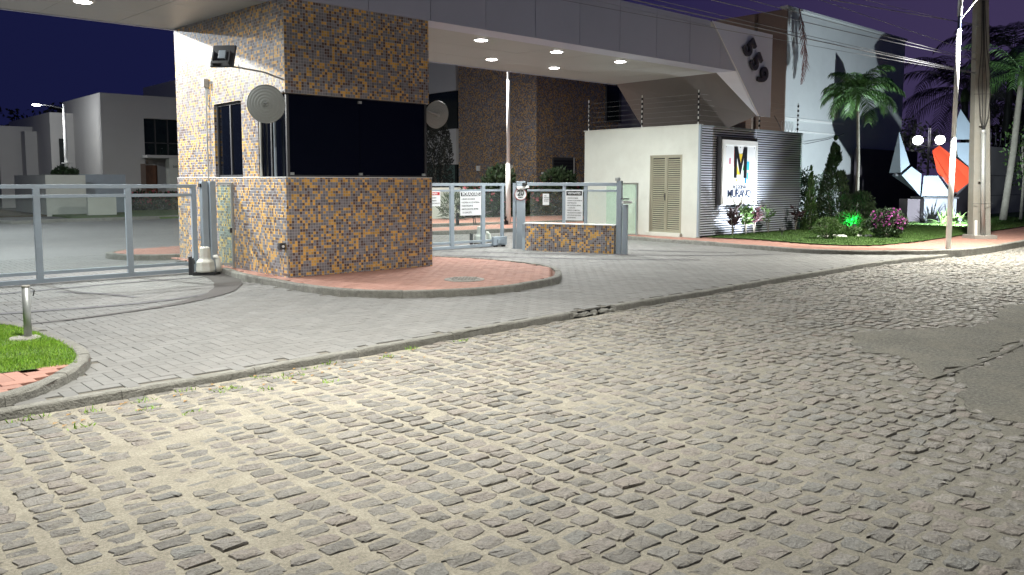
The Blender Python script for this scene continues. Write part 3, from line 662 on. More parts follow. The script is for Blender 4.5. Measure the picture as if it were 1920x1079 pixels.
# mirrors (seen from the back) and floodlight
def mirror(loc, axis, r, base, label):
    t = thing('convex_mirror', label, 'mirror', loc, 'convex traffic mirrors on the gatehouse corners')
    prof = [(0.02, .035)]+[(r*q, .035*(1-q*q)+(.004 if i % 2 else 0)) for i, q in enumerate([.12, .22, .3, .38, .46, .54, .62, .7, .78, .86, .93, 1.0])]+[(r*1.02, -.006), (r*1.0, -.016), (r*.5, -.012), (.01, -.01)]
    MB().lathe(prof, loc, 36, axis).build('mirror_back', M['galvd'], t, smooth=False)
    a = Vector(axis).normalized(); p = Vector(loc)+a*.04
    MB().tube([p, p+a*.05, Vector(base)], .013, 8).build('bracket', M['galv'], t)
    MB().lathe([(.03, 0), (.03, .02)], p, 12, axis).build('hub', M['galv'], t)
M['galvd'] = surf('mirror_back_plastic', (0.26, 0.27, 0.26), 0.5, 0.05, 4, 60, 0.05)
mirror((5.46, 11.33, 2.72), (-.62, -.74, -.10), .275, (5.80, 11.45, 2.93), 'round ribbed convex mirror at the left corner of the black gatehouse window')
mirror((8.66, 11.45, 2.75), (-.05, -.95, -.2), .235, (8.44, 11.43, 2.80), 'round ribbed convex mirror sticking out right of the black gatehouse window')
fl = thing('floodlight', 'square floodlight seen from behind on a thin arm above the left mirror', 'floodlight', (5.8, 11.45, 3.15))
MB().tube([(5.8, 11.45, 3.11), (5.5, 11.45, 3.19), (5.2, 11.45, 3.215), (4.92, 11.45, 3.235)], .013, 8).build('arm', M['galv'], fl)
q = Matrix.Translation((4.91, 11.48, 3.36)) @ Matrix.Rotation(R(-48), 4, 'Z') @ Matrix.Rotation(R(-22), 4, 'X')
m = MB(); m.box(-.17, .17, -.02, .02, -.17, .17, q); m.build('housing', M['steel_dark'], fl, bevel=.01)
m = MB(); m.box(-.055, .055, -.055, -.021, -.06, .07, q); m.build('driver_box', M['steel'], fl, bevel=.008)
m = MB()
for k in (-1, 1): m.box(k*.12-.008, k*.12+.008, -.075, -.021, -.15, .05, q)
m.box(-.13, .13, -.09, -.076, -.155, -.12, q); m.build('yoke', M['steel_dark'], fl)
MB().tube([(5.12, 11.45, 3.27), (5.12, 11.45, 3.15)], .006, 6).build('clip', M['galv'], fl)
# ------------------------------------------------------------------ entrance canopy
cp = thing('entrance_canopy', 'big pale entrance canopy spanning both gates with number 559 on its folded end', 'canopy', (7, 13, 4.3))
YF, YR, ZF, ZR, ZT = 11.35, 15.80, 4.30, 4.42, 5.36
def soz(y): return ZF+(ZR-ZF)*(y-YF)/(YR-YF)
LX = -5.0; NX = 19
def rear_end(y): return 17.72+(18.46-17.72)*(y-11.9)/(15.8-11.9)
xs = [LX+i*1.224 for i in range(NX+1)]
ys = [11.93, 13.20, 14.50, YR]
# leave gaps for the gatehouse walls only where they pass up into the ceiling
for i in range(NX):
    for j in range(3):
        a, b, c, d = xs[i]+.004, xs[i+1]-.004, ys[j]+.004, ys[j+1]-.004
        if i == NX-1: P4 = [(a, c), (rear_end(c), c), (rear_end(d), d), (a, d)]
        elif b > 17.6: continue
        else: P4 = [(a, c), (b, c), (b, d), (a, d)]
        if i < NX-1 and a > 17.6: continue
        lo = [Vector((x_, y_, soz(y_)+random.uniform(0, .002))) for x_, y_ in P4]
        MB().extr([lo[3], lo[2], lo[1], lo[0]], (0, 0, .03)).build('soffit_panel', M['soffit'], cp)
    a, b = xs[i]+.003, xs[i+1]-.003
    if a < 17.7:
        b = min(b, 17.70)
        MB().extr([(a, 11.92, ZF+.015), (b, 11.92, ZF+.015), (b, YF+.012, ZF), (a, YF+.012, ZF)], (0, 0, .03)).build('beam_soffit_panel', M['fascia'], cp)
# front fascia panels; the last ones are cut by the diagonal fold
fold = lambda z: 16.62+(ZT-z)*(17.72-16.62)/(ZT-4.30)
for i in range(NX):
    a, b = xs[i]+.006, xs[i+1]-.006
    if a > 17.7: continue
    if b < fold(ZT-.12): poly = [(a, ZF), (b, ZF), (b, ZT-.13), (a, ZT-.13)]
    elif a < 16.6: poly = [(a, ZF), (min(b, fold(ZF)), ZF)]+([(b, fold_z)] if False else [])+[(fold(ZT-.13), ZT-.13), (a, ZT-.13)]
    else: poly = [(a, ZF), (fold(ZF)-.004, ZF), (a, ZT-(a-16.62)/1.10*1.06)]
    if b >= fold(ZT-.12) and a < 16.6:
        zc = ZT-(b-16.62)/1.10*1.06
        poly = [(a, ZF), (b, ZF), (b, zc), (fold(ZT-.13), ZT-.13), (a, ZT-.13)]
    MB().extr([(x_, YF, z_) for x_, z_ in poly], (0, .02, 0)).build('fascia_panel', M['fascia'], cp)
for i in range(NX):
    a, b = xs[i]+.003, min(xs[i+1]-.003, 16.60)
    if a < 16.5: MB().box(a, b, YF-.004, YF+.02, ZT-.122, ZT).build('coping', M['fascia'], cp)
# end panel carrying the house number
MB().extr([(16.635, YF-.03, ZT), (17.735, YF-.03, 4.30), (18.76, YF-.03, 3.27), (19.32, YF-.03, 3.27), (19.32, YF-.03, ZT)], (0, .03, 0)).build('end_panel', surf('end_panel_lit', (0.52, 0.54, 0.68), .45, .05, .7, 200, .05), cp)  # lighter copy of the fascia colour, with the lamp light put into it
MB().beam((16.63, YF-.035, ZT), (17.73, YF-.035, 4.30), .012, .012, (0, -1, 0)).beam((17.73, YF-.035, 4.30), (18.75, YF-.035, 3.28), .012, .012, (0, -1, 0)).build('fold_trim', M['whitepaint'], cp)
MB().extr([(17.72, YF, 4.30), (17.75, 11.93, 4.32), (18.75, YF+.01, 3.27)], (.03, 0, .01)).build('fold_soffit', M['slat'], cp)
# sloping inner leg
MB().extr([(17.745, 11.93, 4.32), (18.475, YR, 4.43), (20.1, YR, 2.85), (19.27, 12.78, 2.98), (18.76, YF+.02, 3.28)], (.08, 0, .08)).build('sloping_leg', M['stucco_leg'] if 'stucco_leg' in M else surf('leg_panel', (0.115, 0.10, 0.092), .6, .08, .7, 120, .1), cp)
MB().box(19.85, 20.55, 12.8, 13.0, 2.96, 3.9).build('leg_foot', M['stucco_brown'], cp)
# body of the beam, roof deck and rear edge
MB().box(LX, 17.4, YF+.022, 11.9, ZF+.06, ZT-.02).build('beam_core', M['stucco_house'], cp)
MB().box(17.75, 19.3, YF+.022, 11.8, 4.36, ZT-.02).build('end_core', M['stucco_house'], cp)
MB().add([(LX, 11.9, 4.46), (18.4, 11.9, 4.46), (18.4, YR, 4.56), (LX, YR, 4.56)], [(0, 1, 2, 3)]).build('roof_deck', M['stucco_house'], cp)
MB().box(LX, 18.45, YR, YR+.05, 4.405, 4.60).build('rear_fascia', M['fascia'], cp)
# house number 559
for s_, cx_, cz_ in (('5', 18.15, 4.88), ('5', 18.46, 4.565), ('9', 18.77, 4.25)):
    text('digit', s_, .72, (cx_, YF-.085, cz_), Matrix.Rotation(R(90), 4, 'X').to_euler(), M['numeral'] if 'numeral' in M else M.setdefault('numeral', surf('numeral_metal', (0.06, 0.055, 0.065), .35, .1, 5, 60, .03, metal=.3)), cp, .03, .018).rotation_euler = (Matrix.Rotation(R(90), 3, 'X') @ Matrix.Rotation(R(-52), 3, 'Z')).to_euler()
# downlights
def downlight(x, y, label, vis=True):
    z = soz(y)-.002
    t = thing('downlight', label, 'ceiling light', (x, y, z), 'round downlights in the canopy ceiling')
    MB().lathe([(.155, 0), (.155, -.012), (.125, -.016), (.125, -.004)], (x, y, z), 28).build('rim', M['whitepaint'], t)
    MB().lathe([(.12, -.006), (.118, -.019), (.02, -.022)], (x, y, z), 24).build('diffuser', M['led'], t)
    l = lamp('downlight_light', (x, y, z-.035), LP['down'], (0.97, 1.0, 0.97), .22, (x, y, 0)); l.data.spread = R(165)
downlight(3.80, 14.05, 'round downlight in the canopy ceiling over the left gate')
downlight(10.36, 12.28, 'round downlight nearest the gatehouse in the front row of the canopy ceiling')
downlight(12.40, 14.33, 'round downlight nearest the gatehouse in the rear row of the canopy ceiling')
downlight(12.45, 12.30, 'middle round downlight of the front row in the canopy ceiling')
downlight(14.42, 14.33, 'far round downlight of the rear row, before the sloping canopy end')
downlight(14.50, 12.30, 'farthest round downlight of the front row in the canopy ceiling')
for x_, y_ in ((1.7, 14.05), (3.7, 12.3), (1.7, 12.3)): lamp('downlight_light', (x_, y_, soz(y_)-.03), LP['down']*.5, (0.97, 1.0, 0.97), .22, (x_, y_, 0))
# ------------------------------------------------------------------ gates
lg = thing('sliding_gate', 'long grey steel sliding gate with glass panes left of the gatehouse', 'gate', (2.2, 13.75, .06))
GY = 13.75
def rail(p, name, x0, x1, y, z0, z1, d=.05): return MB().box(x0, x1, y-d/2, y+d/2, z0, z1).build(name, M['steel'], p, bevel=.003)
rail(lg, 'top_rail', -2.0, 5.33, GY, 1.485, 1.545); rail(lg, 'rail', -2.0, 5.33, GY, 1.345, 1.395, .045)
rail(lg, 'rail', -2.0, 5.33, GY, .20, .25, .045); rail(lg, 'bottom_rail', -2.0, 5.33, GY, .075, .14, .06)
pxs = [-1.0, .33, 1.65, 2.96, 4.25]
for a in pxs: MB().box(a-.045, a+.045, GY-.032, GY+.032, .14, 1.485).build('post', M['steel'], lg, bevel=.003)
MB().box(5.25, 5.33, GY-.032, GY+.032, .14, 1.485).build('post', M['steel'], lg, bevel=.003)
for a, b in zip([-2.0]+pxs, pxs+[5.25]):
    MB().box(a+.05, b-.05, GY-.004, GY+.004, .25, 1.345).build('pane', M['glass'], lg)
gp = thing('gate_post', 'tall double grey steel gate post beside the left face of the gatehouse', 'post', (5.45, 13.6, .06))
MB().box(5.36, 5.46, 13.55, 13.67, .06, 1.60).box(5.475, 5.575, 13.50, 13.62, .06, 1.60).build('post', M['steel'], gp, bevel=.004)
MB().box(5.33, 5.36, 13.56, 13.64, 1.50, 1.56).build('stop', M['rubber'], gp)
gpan = thing('glass_side_panel', 'narrow framed glass panel between gate post and gatehouse wall', 'glass panel', (5.65, 13.4, .18))
A_, B_ = Vector((5.585, 13.46, 0)), Vector((5.755, 13.28, 0))
m = MB(); m.beam(A_+Vector((0, 0, 1.56)), B_+Vector((0, 0, 1.56)), .04, .04); m.beam(A_+Vector((0, 0, .21)), B_+Vector((0, 0, .21)), .03, .03)
m.beam(B_+Vector((0, 0, .14)), B_+Vector((0, 0, 1.575)), .045, .045); m.build('frame', M['galv'], gpan)
MB().beam(A_+Vector((0, 0, .88)), B_+Vector((0, 0, .88)), .008, 1.30).build('pane', M['glassgreen'], gpan)
MB().box(5.70, 5.74, 13.26, 13.29, .74, .82).build('lock', M['steel_dark'], gpan)
def motor(name, loc, rz, label):
    t = thing(name, label, 'gate motor', loc, rz=rz)
    m = MB().lathe([(.02, .0), (.155, .0), (.16, .03), (.150, .10), (.145, .17), (.098, .215), (.092, .25), (.085, .39), (.075, .41), (.03, .415)], (0, 0, .05), 8)
    m.build('cover', M['offwhite'], t, local=True, smooth=False, bevel=.012)
    MB().box(-.17, .20, -.12, .12, 0, .045).build('base_plate', M['rubber'], t, local=True)
    MB().tube([(.135, 0, .30), (.175, 0, .305), (.205, 0, .26), (.22, 0, .16), (.22, 0, .06)], [.03, .038, .042, .045, .048], 10).build('side_cap', M['offwhite'], t, local=True, smooth=True)
    MB().box(-.26, -.235, -.05, .05, .0, .30).box(-.235, -.18, -.03, .03, .18, .24).box(-.235, -.18, -.04, -.02, .0, .28).build('bracket', M['steel_dark'], t, local=True)
    return t
motor('gate_motor', (5.28, 13.30, .062), R(-42), 'dusty white gate motor beside the post of the left gate')
# middle gate
mg = thing('sliding_gate', 'grey steel and glass sliding gate right of the gatehouse carrying the residents sign', 'gate', (10.8, 14.6, .06))
GY2 = 14.6
rail(mg, 'top_rail', 8.5, 13.05, GY2, 1.50, 1.565); rail(mg, 'rail', 8.5, 13.0, GY2, 1.37, 1.42, .045)
rail(mg, 'rail', 8.5, 13.0, GY2, .19, .24, .045); rail(mg, 'bottom_rail', 8.5, 13.0, GY2, .075, .14, .06)
pm = [9.1, 10.2, 11.44, 12.36]
for a in pm: MB().box(a-.05, a+.05, GY2-.032, GY2+.032, .14, 1.50).build('post', M['steel'], mg, bevel=.003)
MB().box(12.93, 13.0, GY2-.032, GY2+.032, .14, 1.50).build('post', M['steel'], mg, bevel=.003)
for a, b in zip([8.5]+pm, pm+[12.93]): MB().box(a+.05, b-.05, GY2-.004, GY2+.004, .24, 1.37).build('pane', M['glass'], mg)
for xx in (12.7, 12.95):
    MB().lathe([(.05, -.02), (.055, 0), (.05, .02)], (xx, GY2-.06, .075), 12, (0, 1, 0)).build('wheel', M['rubber'], mg)
MB().box(12.60, 13.02, GY2-.11, GY2-.035, .10, .30).box(12.72, 12.92, GY2-.14, GY2-.11, .14, .25).build('carriage', M['steel'], mg, bevel=.004)
motor('gate_motor', (12.75, 15.15, .062), R(-40), 'white gate motor behind the wheels of the middle gate')
wp = thing('gate_post', 'wide grey steel post with round speed limit sign between the two right gates', 'post', (12.80, 13.75, .06))
PD = Vector((.68, -.73, 0)).normalized()
ca = Vector((12.83, 13.80, 0))
m = MB(); m.beam(ca+Vector((0, 0, .06)), ca+Vector((0, 0, 1.61)), .20, .12, (-.73, -.68, 0)); m.build('post', M['steel'], wp, bevel=.005)
m = MB(); m.beam(ca-PD*.15+Vector((0, 0, .06)), ca-PD*.15+Vector((0, 0, 1.57)), .07, .07, (-.73, -.68, 0)); m.build('channel', M['steel'], wp)
MB().box(12.74, 12.80, 13.60, 13.66, 1.50, 1.57).box(12.90, 12.96, 13.63, 13.69, 1.50, 1.57).build('stop', M['rubber'], wp)
FN = Vector((-.73, -.68, 0)).normalized()      # direction the post's sign faces
ss = thing('speed_sign', 'round white 20 km per hour speed sign on the wide grey gate post', 'sign', tuple(ca+FN*.085+Vector((0, 0, 1.31))))
sc_ = ca+FN*.075+Vector((.0, 0, 1.315))
MB().lathe([(.138, 0), (.138, .008)], sc_, 32, FN).build('rim', M['signred'], ss)
MB().lathe([(.128, .0085), (.128, .0105)], sc_, 32, FN).build('face', M['signface'], ss)
def rot_for(n):
    n = Vector(n).normalized(); z = n; y = Vector((0, 0, 1)); x = y.cross(z).normalized()
    return Matrix((x, y, z)).transposed().to_euler()
text('numeral', '20', .17, sc_+FN*.013+Vector((0, 0, .02)), rot_for(FN), M['ink'], ss, .0015, .004, .85)
text('lettering', 'KM/H', .045, sc_+FN*.013+Vector((0, 0, -.075)), rot_for(FN), M['ink'], ss, .0012, .001)
cm = thing('security_camera', 'small white camera on top of the speed sign post', 'camera', tuple(ca+FN*.1+Vector((0, 0, 1.5))))
b0 = ca+FN*.12+Vector((0, 0, 1.46))
MB().beam(b0+Vector((-.06, .06, 0)), b0+Vector((.13, -.14, .02)), .06, .055).build('housing', M['whitepaint'], cm, bevel=.008)
MB().beam(b0+Vector((-.075, .075, -.005)), b0+Vector((-.06, .06, 0)), .045, .045).build('lens', M['rubber'], cm)
# low mosaic wall with the visitors' glass gate above
LD = (LWB-LWA).normalized(); LN = Vector((LD.y, -LD.x, 0)); LN = LN if LN.dot(Vector((-1, -1, 0))) > 0 else -LN
LLEN = (LWB-LWA).length
M['mosaic_low'] = M['mosaic']
def lpt(t, n=0, z=0): return LWA+LD*t+LN*n+Vector((0, 0, z))
lw = thing('low_mosaic_wall', 'low wall of orange and grey mosaic tiles under the visitors glass gate', 'wall', tuple(lpt(1, 0, .06)))
lwang = math.atan2(LD.y, LD.x)
def obox(t0, t1, n0, n1, z0, z1):
    m = MB(); P4 = [lpt(t0, n0), lpt(t1, n0), lpt(t1, n1), lpt(t0, n1)]
    m.add([(p.x, p.y, z0) for p in P4]+[(p.x, p.y, z1) for p in P4], [(0, 3, 2, 1), (4, 5, 6, 7), (0, 1, 5, 4), (1, 2, 6, 5), (2, 3, 7, 6), (3, 0, 4, 7)] if (P4[1]-P4[0]).cross(P4[3]-P4[0]).z > 0 else [(0, 1, 2, 3), (7, 6, 5, 4), (4, 5, 1, 0), (5, 6, 2, 1), (6, 7, 3, 2), (7, 4, 0, 3)])
    return m
obox(0, LLEN-.20, -.15, 0, .04, .665).build('wall_body', M['mosaic'], lw)
obox(LLEN-.19, LLEN-.03, -.15, 0, .04, .665).build('wall_end', M['mosaic'], lw)
obox(-.02, LLEN-.01, -.17, .012, .665, .685).build('cap', M['whitepaint'], lw)
obox(-.09, -.005, -.12, -.02, .06, .66).build('edge_post', M['steel'], lw)
vg = thing('visitors_gate', 'grey framed glass barrier above the low mosaic wall carrying the visitors sign', 'gate', tuple(lpt(1, -.08, .69)))
for nm, z0, z1 in (('top_rail', 1.51, 1.58), ('rail', 1.385, 1.43)): obox(.02, LLEN-.02, -.11, -.05, z0, z1).build(nm, M['steel'], vg, bevel=.003)
for t0 in (.86, 1.36): obox(t0, t0+.07, -.105, -.055, .69, 1.51).build('post', M['steel'], vg, bevel=.003)
for a, b in ((.08, .855), (.935, 1.355), (1.435, LLEN-.03)): obox(a, b, -.084, -.076, .69, 1.385).build('pane', M['glass'], vg)
ep = thing('gate_post', 'grey steel end post of the low mosaic wall with a square cap', 'post', tuple(lpt(LLEN, 0, .06)))
obox(LLEN, LLEN+.11, -.14, -.03, .06, 1.62).build('post', M['steel'], ep, bevel=.004)
obox(LLEN-.03, LLEN+.05, -.15, -.02, 1.62, 1.69).build('cap', M['galv'], ep, bevel=.004)
ic = thing('intercom_camera', 'small post with a white camera head beside the right end post', 'camera post', tuple(lpt(LLEN+.2, -.05, .06)))
obox(LLEN+.15, LLEN+.25, -.09, -.01, .06, 1.12).build('post', M['steel'], ic, bevel=.004)
b0 = lpt(LLEN+.22, 0, 1.17)
MB().beam(b0+Vector((-.08, .02, 0)), b0+Vector((.10, -.06, 0)), .08, .06).build('camera_body', M['whitepaint'], ic, bevel=.01)
MB().beam(b0+Vector((-.11, .03, .07)), b0+Vector((.05, -.03, .07)), .08, .025).build('hood', M['steel_dark'], ic, bevel=.004)
MB().tube([b0+Vector((.10, -.06, 0)), b0+Vector((.17, -.09, .0)), b0+Vector((.17, -.09, .09))], .008, 6).build('bracket', M['whitepaint'], ic)
gf = thing('glass_fence', 'pale green glass fence panel with steel frame against the white building', 'glass panel', (16.8, 14.1, .18))
MB().box(16.15, 17.42, 14.08, 14.13, 1.53, 1.575).box(17.36, 17.42, 14.08, 14.13, .16, 1.53).box(16.15, 17.36, 14.09, 14.12, .18, .21).build('frame', M['galv'], gf)
MB().box(16.15, 17.355, 14.10, 14.108, .21, 1.53).build('pane', M['glassgreen'], gf)
# information signs
def board(name, label, c, n, w, h, title, lines, ts, ls, band=.16, hang=None):
    n = Vector(n).normalized(); e = rot_for(n); t = thing(name, label, 'sign', c); c = Vector(c)
    Rm = e.to_matrix(); ax, ay = Rm @ Vector((1, 0, 0)), Rm @ Vector((0, 1, 0))
    def rect(u0, u1, v0, v1, d0, d1, nm, mat):
        P = [c+ax*u+ay*v+n*d0 for u, v in ((u0, v0), (u1, v0), (u1, v1), (u0, v1))]
        return MB().extr(P[::-1], n*(d1-d0)).build(nm, mat, t)
    rect(-w/2, w/2, -h/2, h/2, 0, .004, 'panel', M['signface'])
    if title: rect(-w/2+.02, w/2-.02, h/2-.02-h*band, h/2-.02, .004, .006, 'title_band', title[1]); text('title', title[0], ts, c+ay*(h/2-.02-h*band/2)+n*.009, e, title[2], t, .001, .0015, .82)
    nl = len(lines); top = h/2-.03-h*band-.02 if title else h/2-.03; dy = (top+h/2-.03)/max(1, nl)
    for i, s_ in enumerate(lines):
        if s_: text('text_line', s_, ls, c+ay*(top-dy*(i+.5))+ax*(-w/2+.03)+n*.006, e, M['ink'], t, .0008, .0004, .85, 'LEFT')
    return t
b = board('residents_sign', 'white sign headed MORADORES hanging on the middle gate', (11.955, GY2-.05, 1.10), (0, -1, 0), .62, .55, ('MORADORES', M['ink'], M['signface']),
      ['• ABAIXE OS FARÓIS', '• ACENDA A LUZ INTERNA', '• IDENTIFIQUE-SE', '• MOTOCICLISTA, RETIRE', '   O CAPACETE'], .105, .052)
b = board('attention_sign', 'small white sign with red heading at the gatehouse end of the middle gate', (10.90, GY2-.05, 1.22), (0, -1, 0), .36, .33, ('ATENÇÃO', M['signred'], M['signface']), ['MOTOCICLISTA', 'IDENTIFIQUE-SE', 'E RETIRE O CAPACETE'], .05, .036, .2)
LNv = -LN if LN.dot(Vector((-1, -1, 0))) < 0 else LN
b = board('visitors_sign', 'white sign headed VISITANTES on the glass above the low mosaic wall', tuple(lpt(1.15, -.02, 1.09)), LNv, .40, .66, ('VISITANTES', M['ink'], M['signface']),
      ['• ABAIXE OS FARÓIS', '• ACENDA A LUZ INTERNA', '• IDENTIFIQUE-SE', '• MOTOCICLISTA, RETIRE', '   O CAPACETE', '• RESPEITE O LIMITE DE', '  VELOCIDADE DE 20KM/H', '• ESTACIONE NAS VAGAS', '  DE VISITANTES'], .07, .034, .15)
b = board('notice', 'small white notice sheet stuck on the glass left of the visitors sign', tuple(lpt(.47, -.06, 1.21)), LNv, .15, .25, None, ['AVISO', 'MANTENHA', 'O PORTÃO', 'FECHADO', ''], .03, .026)
# ------------------------------------------------------------------ white service building
sb = thing('service_building', 'low white building with louvred double door and ribbed sign wall', 'building', (18, 14, .17))
WZ = 3.07
m = MB(); m.box(17.9, 18.05, 12.52, 13.01, .10, WZ); m.box(17.9, 18.05, 14.08, 16.5, .10, WZ); m.box(17.9, 18.05, 13.01, 14.08, 2.32, WZ); m.box(17.9, 18.05, 13.01, 14.08, .10, .24)
m.build('side_wall', M['stucco'], sb)
MB().box(18.05, 23.25, 12.57, 12.70, .10, WZ-.02).box(23.12, 23.25, 12.70, 16.4, .1, WZ-.02).build('front_backing_wall', M['black'], sb)
MB().box(18.05, 23.12, 12.70, 16.4, 2.88, 2.95).build('roof_slab', M['stucco_house'], sb)
MB().box(17.87, 18.07, 12.50, 16.52, WZ, WZ+.02).build('coping', M['stucco'], sb)
MB().box(17.80, 17.9, 12.98, 14.12, .13, .235).build('door_step', M['stucco'], sb)
MB().box(17.885, 17.955, 12.455, 12.515, .17, WZ+.01).build('corner_trim', M['steel'], sb)
fr = MB().box(17.90, 17.97, 13.01, 13.045, .24, 2.32).box(17.90, 17.97, 14.045, 14.08, .24, 2.32).box(17.90, 17.97, 13.045, 14.045, 2.285, 2.32).build('door_frame', M['door'], sb)
for y0_, y1_ in ((13.05, 13.54), (13.55, 14.04)):
    lf = MB().box(17.915, 17.955, y0_, y0_+.04, .245, 2.28).box(17.915, 17.955, y1_-.04, y1_, .245, 2.28).box(17.915, 17.955, y0_+.04, y1_-.04, .245, .29).box(17.915, 17.955, y0_+.04, y1_-.04, 2.24, 2.28).build('door_leaf', M['door'], sb)
    sl = MB(); sl.box(-.012, .012, y0_+.04-13, y1_-.04-13, -.004, .004, Matrix.Rotation(R(42), 4, 'Y')).box(-.002, .002, y0_+.04-13, y1_-.04-13, -.025, .025)
    sl = MB().add([(-.018, y0_+.04, -.018), (-.018, y1_-.04, -.018), (.010, y1_-.04, .018), (.010, y0_+.04, .018), (-.012, y0_+.04, -.021), (-.012, y1_-.04, -.021), (.014, y1_-.04, .015), (.014, y0_+.04, .015)], [(3, 2, 1, 0), (4, 5, 6, 7), (0, 1, 5, 4), (2, 3, 7, 6)])
    me_ = sl.mesh('louvre_slat', M['door'], (0, y0_, 0))
    for k in range(34):
        o = bpy.data.objects.new('louvre_slat', me_); col.objects.link(o); o.parent = lf; o.location = Vector((17.935, y0_, .318+k*.0568))-sb.location
MB().box(17.965, 17.985, 13.05, 14.04, .25, 2.28).build('door_backing', M['black'], sb)
MB().box(17.895, 17.915, 13.555, 13.575, 1.10, 1.30).box(17.87, 17.895, 13.557, 13.573, 1.18, 1.24).build('door_handle', M['steel_dark'], sb)
# horizontal ribs of the sign wall, each a part
NR = 45
rb = MB().add([(0, 0, -.019), (5.33, 0, -.019), (5.33, -.030, -.012), (0, -.030, -.012), (0, 0, .019), (5.33, 0, .019), (5.33, -.030, .012), (0, -.030, .012)], [(0, 3, 2, 1), (4, 5, 6, 7), (3, 7, 6, 2), (0, 4, 7, 3), (1, 2, 6, 5)]).mesh('rib_slat', M['slat'])
for k in range(NR):
    o = bpy.data.objects.new('rib_slat', rb); col.objects.link(o); o.parent = sb; o.location = Vector((17.96, 12.567, .20+k*.0641))-sb.location
MB().box(20.66, 20.68, 12.531, 12.540, .17, WZ).build('joint_strip', M['slat'], sb)
MB().box(17.96, 23.27, 12.52, 12.57, WZ-.025, WZ+.005).build('top_flashing', M['steel'], sb)
ls = thing('lightbox_sign', 'tall white framed sign reading Reserva Murano on the ribbed wall', 'sign', (19.65, 12.5, 1.0))
s0, s1, t0, t1 = 18.80, 20.50, 1.00, 2.72
MB().box(s0-.06, s0, 12.40, 12.53, t0-.03, t1+.09).box(s0, s1+.02, 12.40, 12.53, t1, t1+.09).build('hood', M['steel_dark'], ls)
fy = 12.36
MB().box(s0, s0+.13, fy, 12.53, t0, t1).box(s1-.08, s1, fy, 12.53, t0, t1).box(s0+.13, s1-.08, fy, 12.53, t1-.13, t1).box(s0+.13, s1-.08, fy, 12.53, t0, t0+.15).build('frame', M['whitepaint'], ls)
MB().box(s0+.13, s1-.08, fy+.03, 12.52, t0+.15, t1-.13).build('face', M['signface'], ls)
yb = fy+.028
def spot_(u, w_, v, h_, mt, d=.001): MB().box(s0+u, s0+u+w_, yb-.002-d, yb-d, t0+v, t0+v+h_).build('colour_block', M[mt], ls)
sx = lambda p: (p-305)/(735-265)*1.70*1.0+.14  # sign width fraction from its own drawing
spot_(.56, .10, 1.01, .45, 'red', .002); spot_(.34, .06, 1.08, .16, 'pink'); spot_(.98, .12, 1.02, .30, 'yellow', .002) if False else None
MB().extr([(s0+.80, yb-.004, t0+1.36), (s0+.98, yb-.004, t0+1.36), (s0+.89, yb-.004, t0+1.12)], (0, .002, 0)).build('colour_block', M['yellow'], ls)
MB().extr([(s0+.66, yb-.004, t0+.80), (s0+.86, yb-.004, t0+.80), (s0+.70, yb-.004, t0+1.08)], (0, .002, 0)).build('colour_block', M['yellow'], ls)
MB().extr([(s0+.98, yb-.004, t0+.92), (s0+1.08, yb-.004, t0+.92), (s0+1.06, yb-.004, t0+1.10)], (0, .002, 0)).build('colour_block', M['green'], ls)
spot_(1.14, .18, .93, .23, 'cyan', .001); spot_(1.11, .09, .56, .28, 'blue', .001); spot_(1.22, .07, .68, .18, 'cyan', .001); spot_(.68, .06, .62, .06, 'yellow', .001)
EX = (R(90), 0, 0)
Mx, Mz = s0+.87, t0+1.13
MB().extr([(Mx+u*1.0, yb-.010, Mz+v) for u, v in ((-.30, -.42), (-.17, -.42), (-.17, .16), (-.01, -.34), (.02, -.34), (.17, .16), (.17, -.42), (.32, -.42), (.32, .42), (.16, .42), (.01, -.04), (-.15, .42), (-.32, .42), (-.30, .34))][::-1], (0, .004, 0)).build('logo_letter', M['ink'], ls)
def smallcaps(s_, big, small, cx, z, bold):
    adv = []; 
    for i, ch in enumerate(s_): adv.append(big*.86 if i in (0,) or (s_ == 'MURANO' and i == 5) else small*.76)
    tot = sum(adv); u = cx-tot/2
    for i, ch in enumerate(s_):
        sz = big if adv[i] > small*.75 else small
        base = z+(sz*.36)
        text('letter', ch, sz, (u+adv[i]/2, yb-.006, base), EX, M['inkblue'], ls, .003, bold); u += adv[i]
smallcaps('RESERVA', .15, .115, s0+.86, t0+.40, .002)
smallcaps('MURANO', .30, .225, s0+.86, t0+.17, .004)
for u in (.17, .86, 1.56):
    for v in (.20, .90, 1.54):
        if u == .86 and v == .90: continue
        MB().lathe([(.012, 0), (.012, .008)], (s0+u, yb, t0+v), 8, (0, -1, 0)).build('screw', M['steel_dark'], ls)
# electric fence rods on the walls
RODL = ['electric fence rod on the far left end of the white wall top', 'electric fence rod above the louvred door side of the white wall', 'tall electric fence rod on the corner of white and ribbed walls', 'electric fence rod standing in front of the 559 panel', 'electric fence rod at the right end of the ribbed wall']
RP = [(17.98, 16.42), (17.98, 14.45), (17.98, 12.60), (20.95, 12.62), (23.1, 12.62)]
for (rx, ry), lb in zip(RP, RODL):
    t = thing('fence_rod', lb, 'fence rod', (rx, ry, WZ), 'electric fence rods on the white building')
    MB().tube([(rx, ry, WZ-.05), (rx, ry, WZ+.90)], .011, 6).build('rod', M['whitepaint'], t)
    ins = MB().lathe([(.014, -.035), (.030, -.02), (.030, .02), (.014, .035)], (0, 0, 0), 8).mesh('insulator', M['rubber'])
    for k in range(6):
        o = bpy.data.objects.new('insulator', ins); col.objects.link(o); o.parent = t; o.location = (-.02, -.02, .12+k*.135)
wt = thing('fence_wires', 'thin electric fence wires strung between the rods over the white wall', 'wire', (18, 14, WZ+.3))
for k in range(6):
    z_ = WZ+.12+k*.135
    MB().tube([(x_-.02, y_-.02, z_) for x_, y_ in RP], .0012, 4).build('wire', M['galv'], wt)
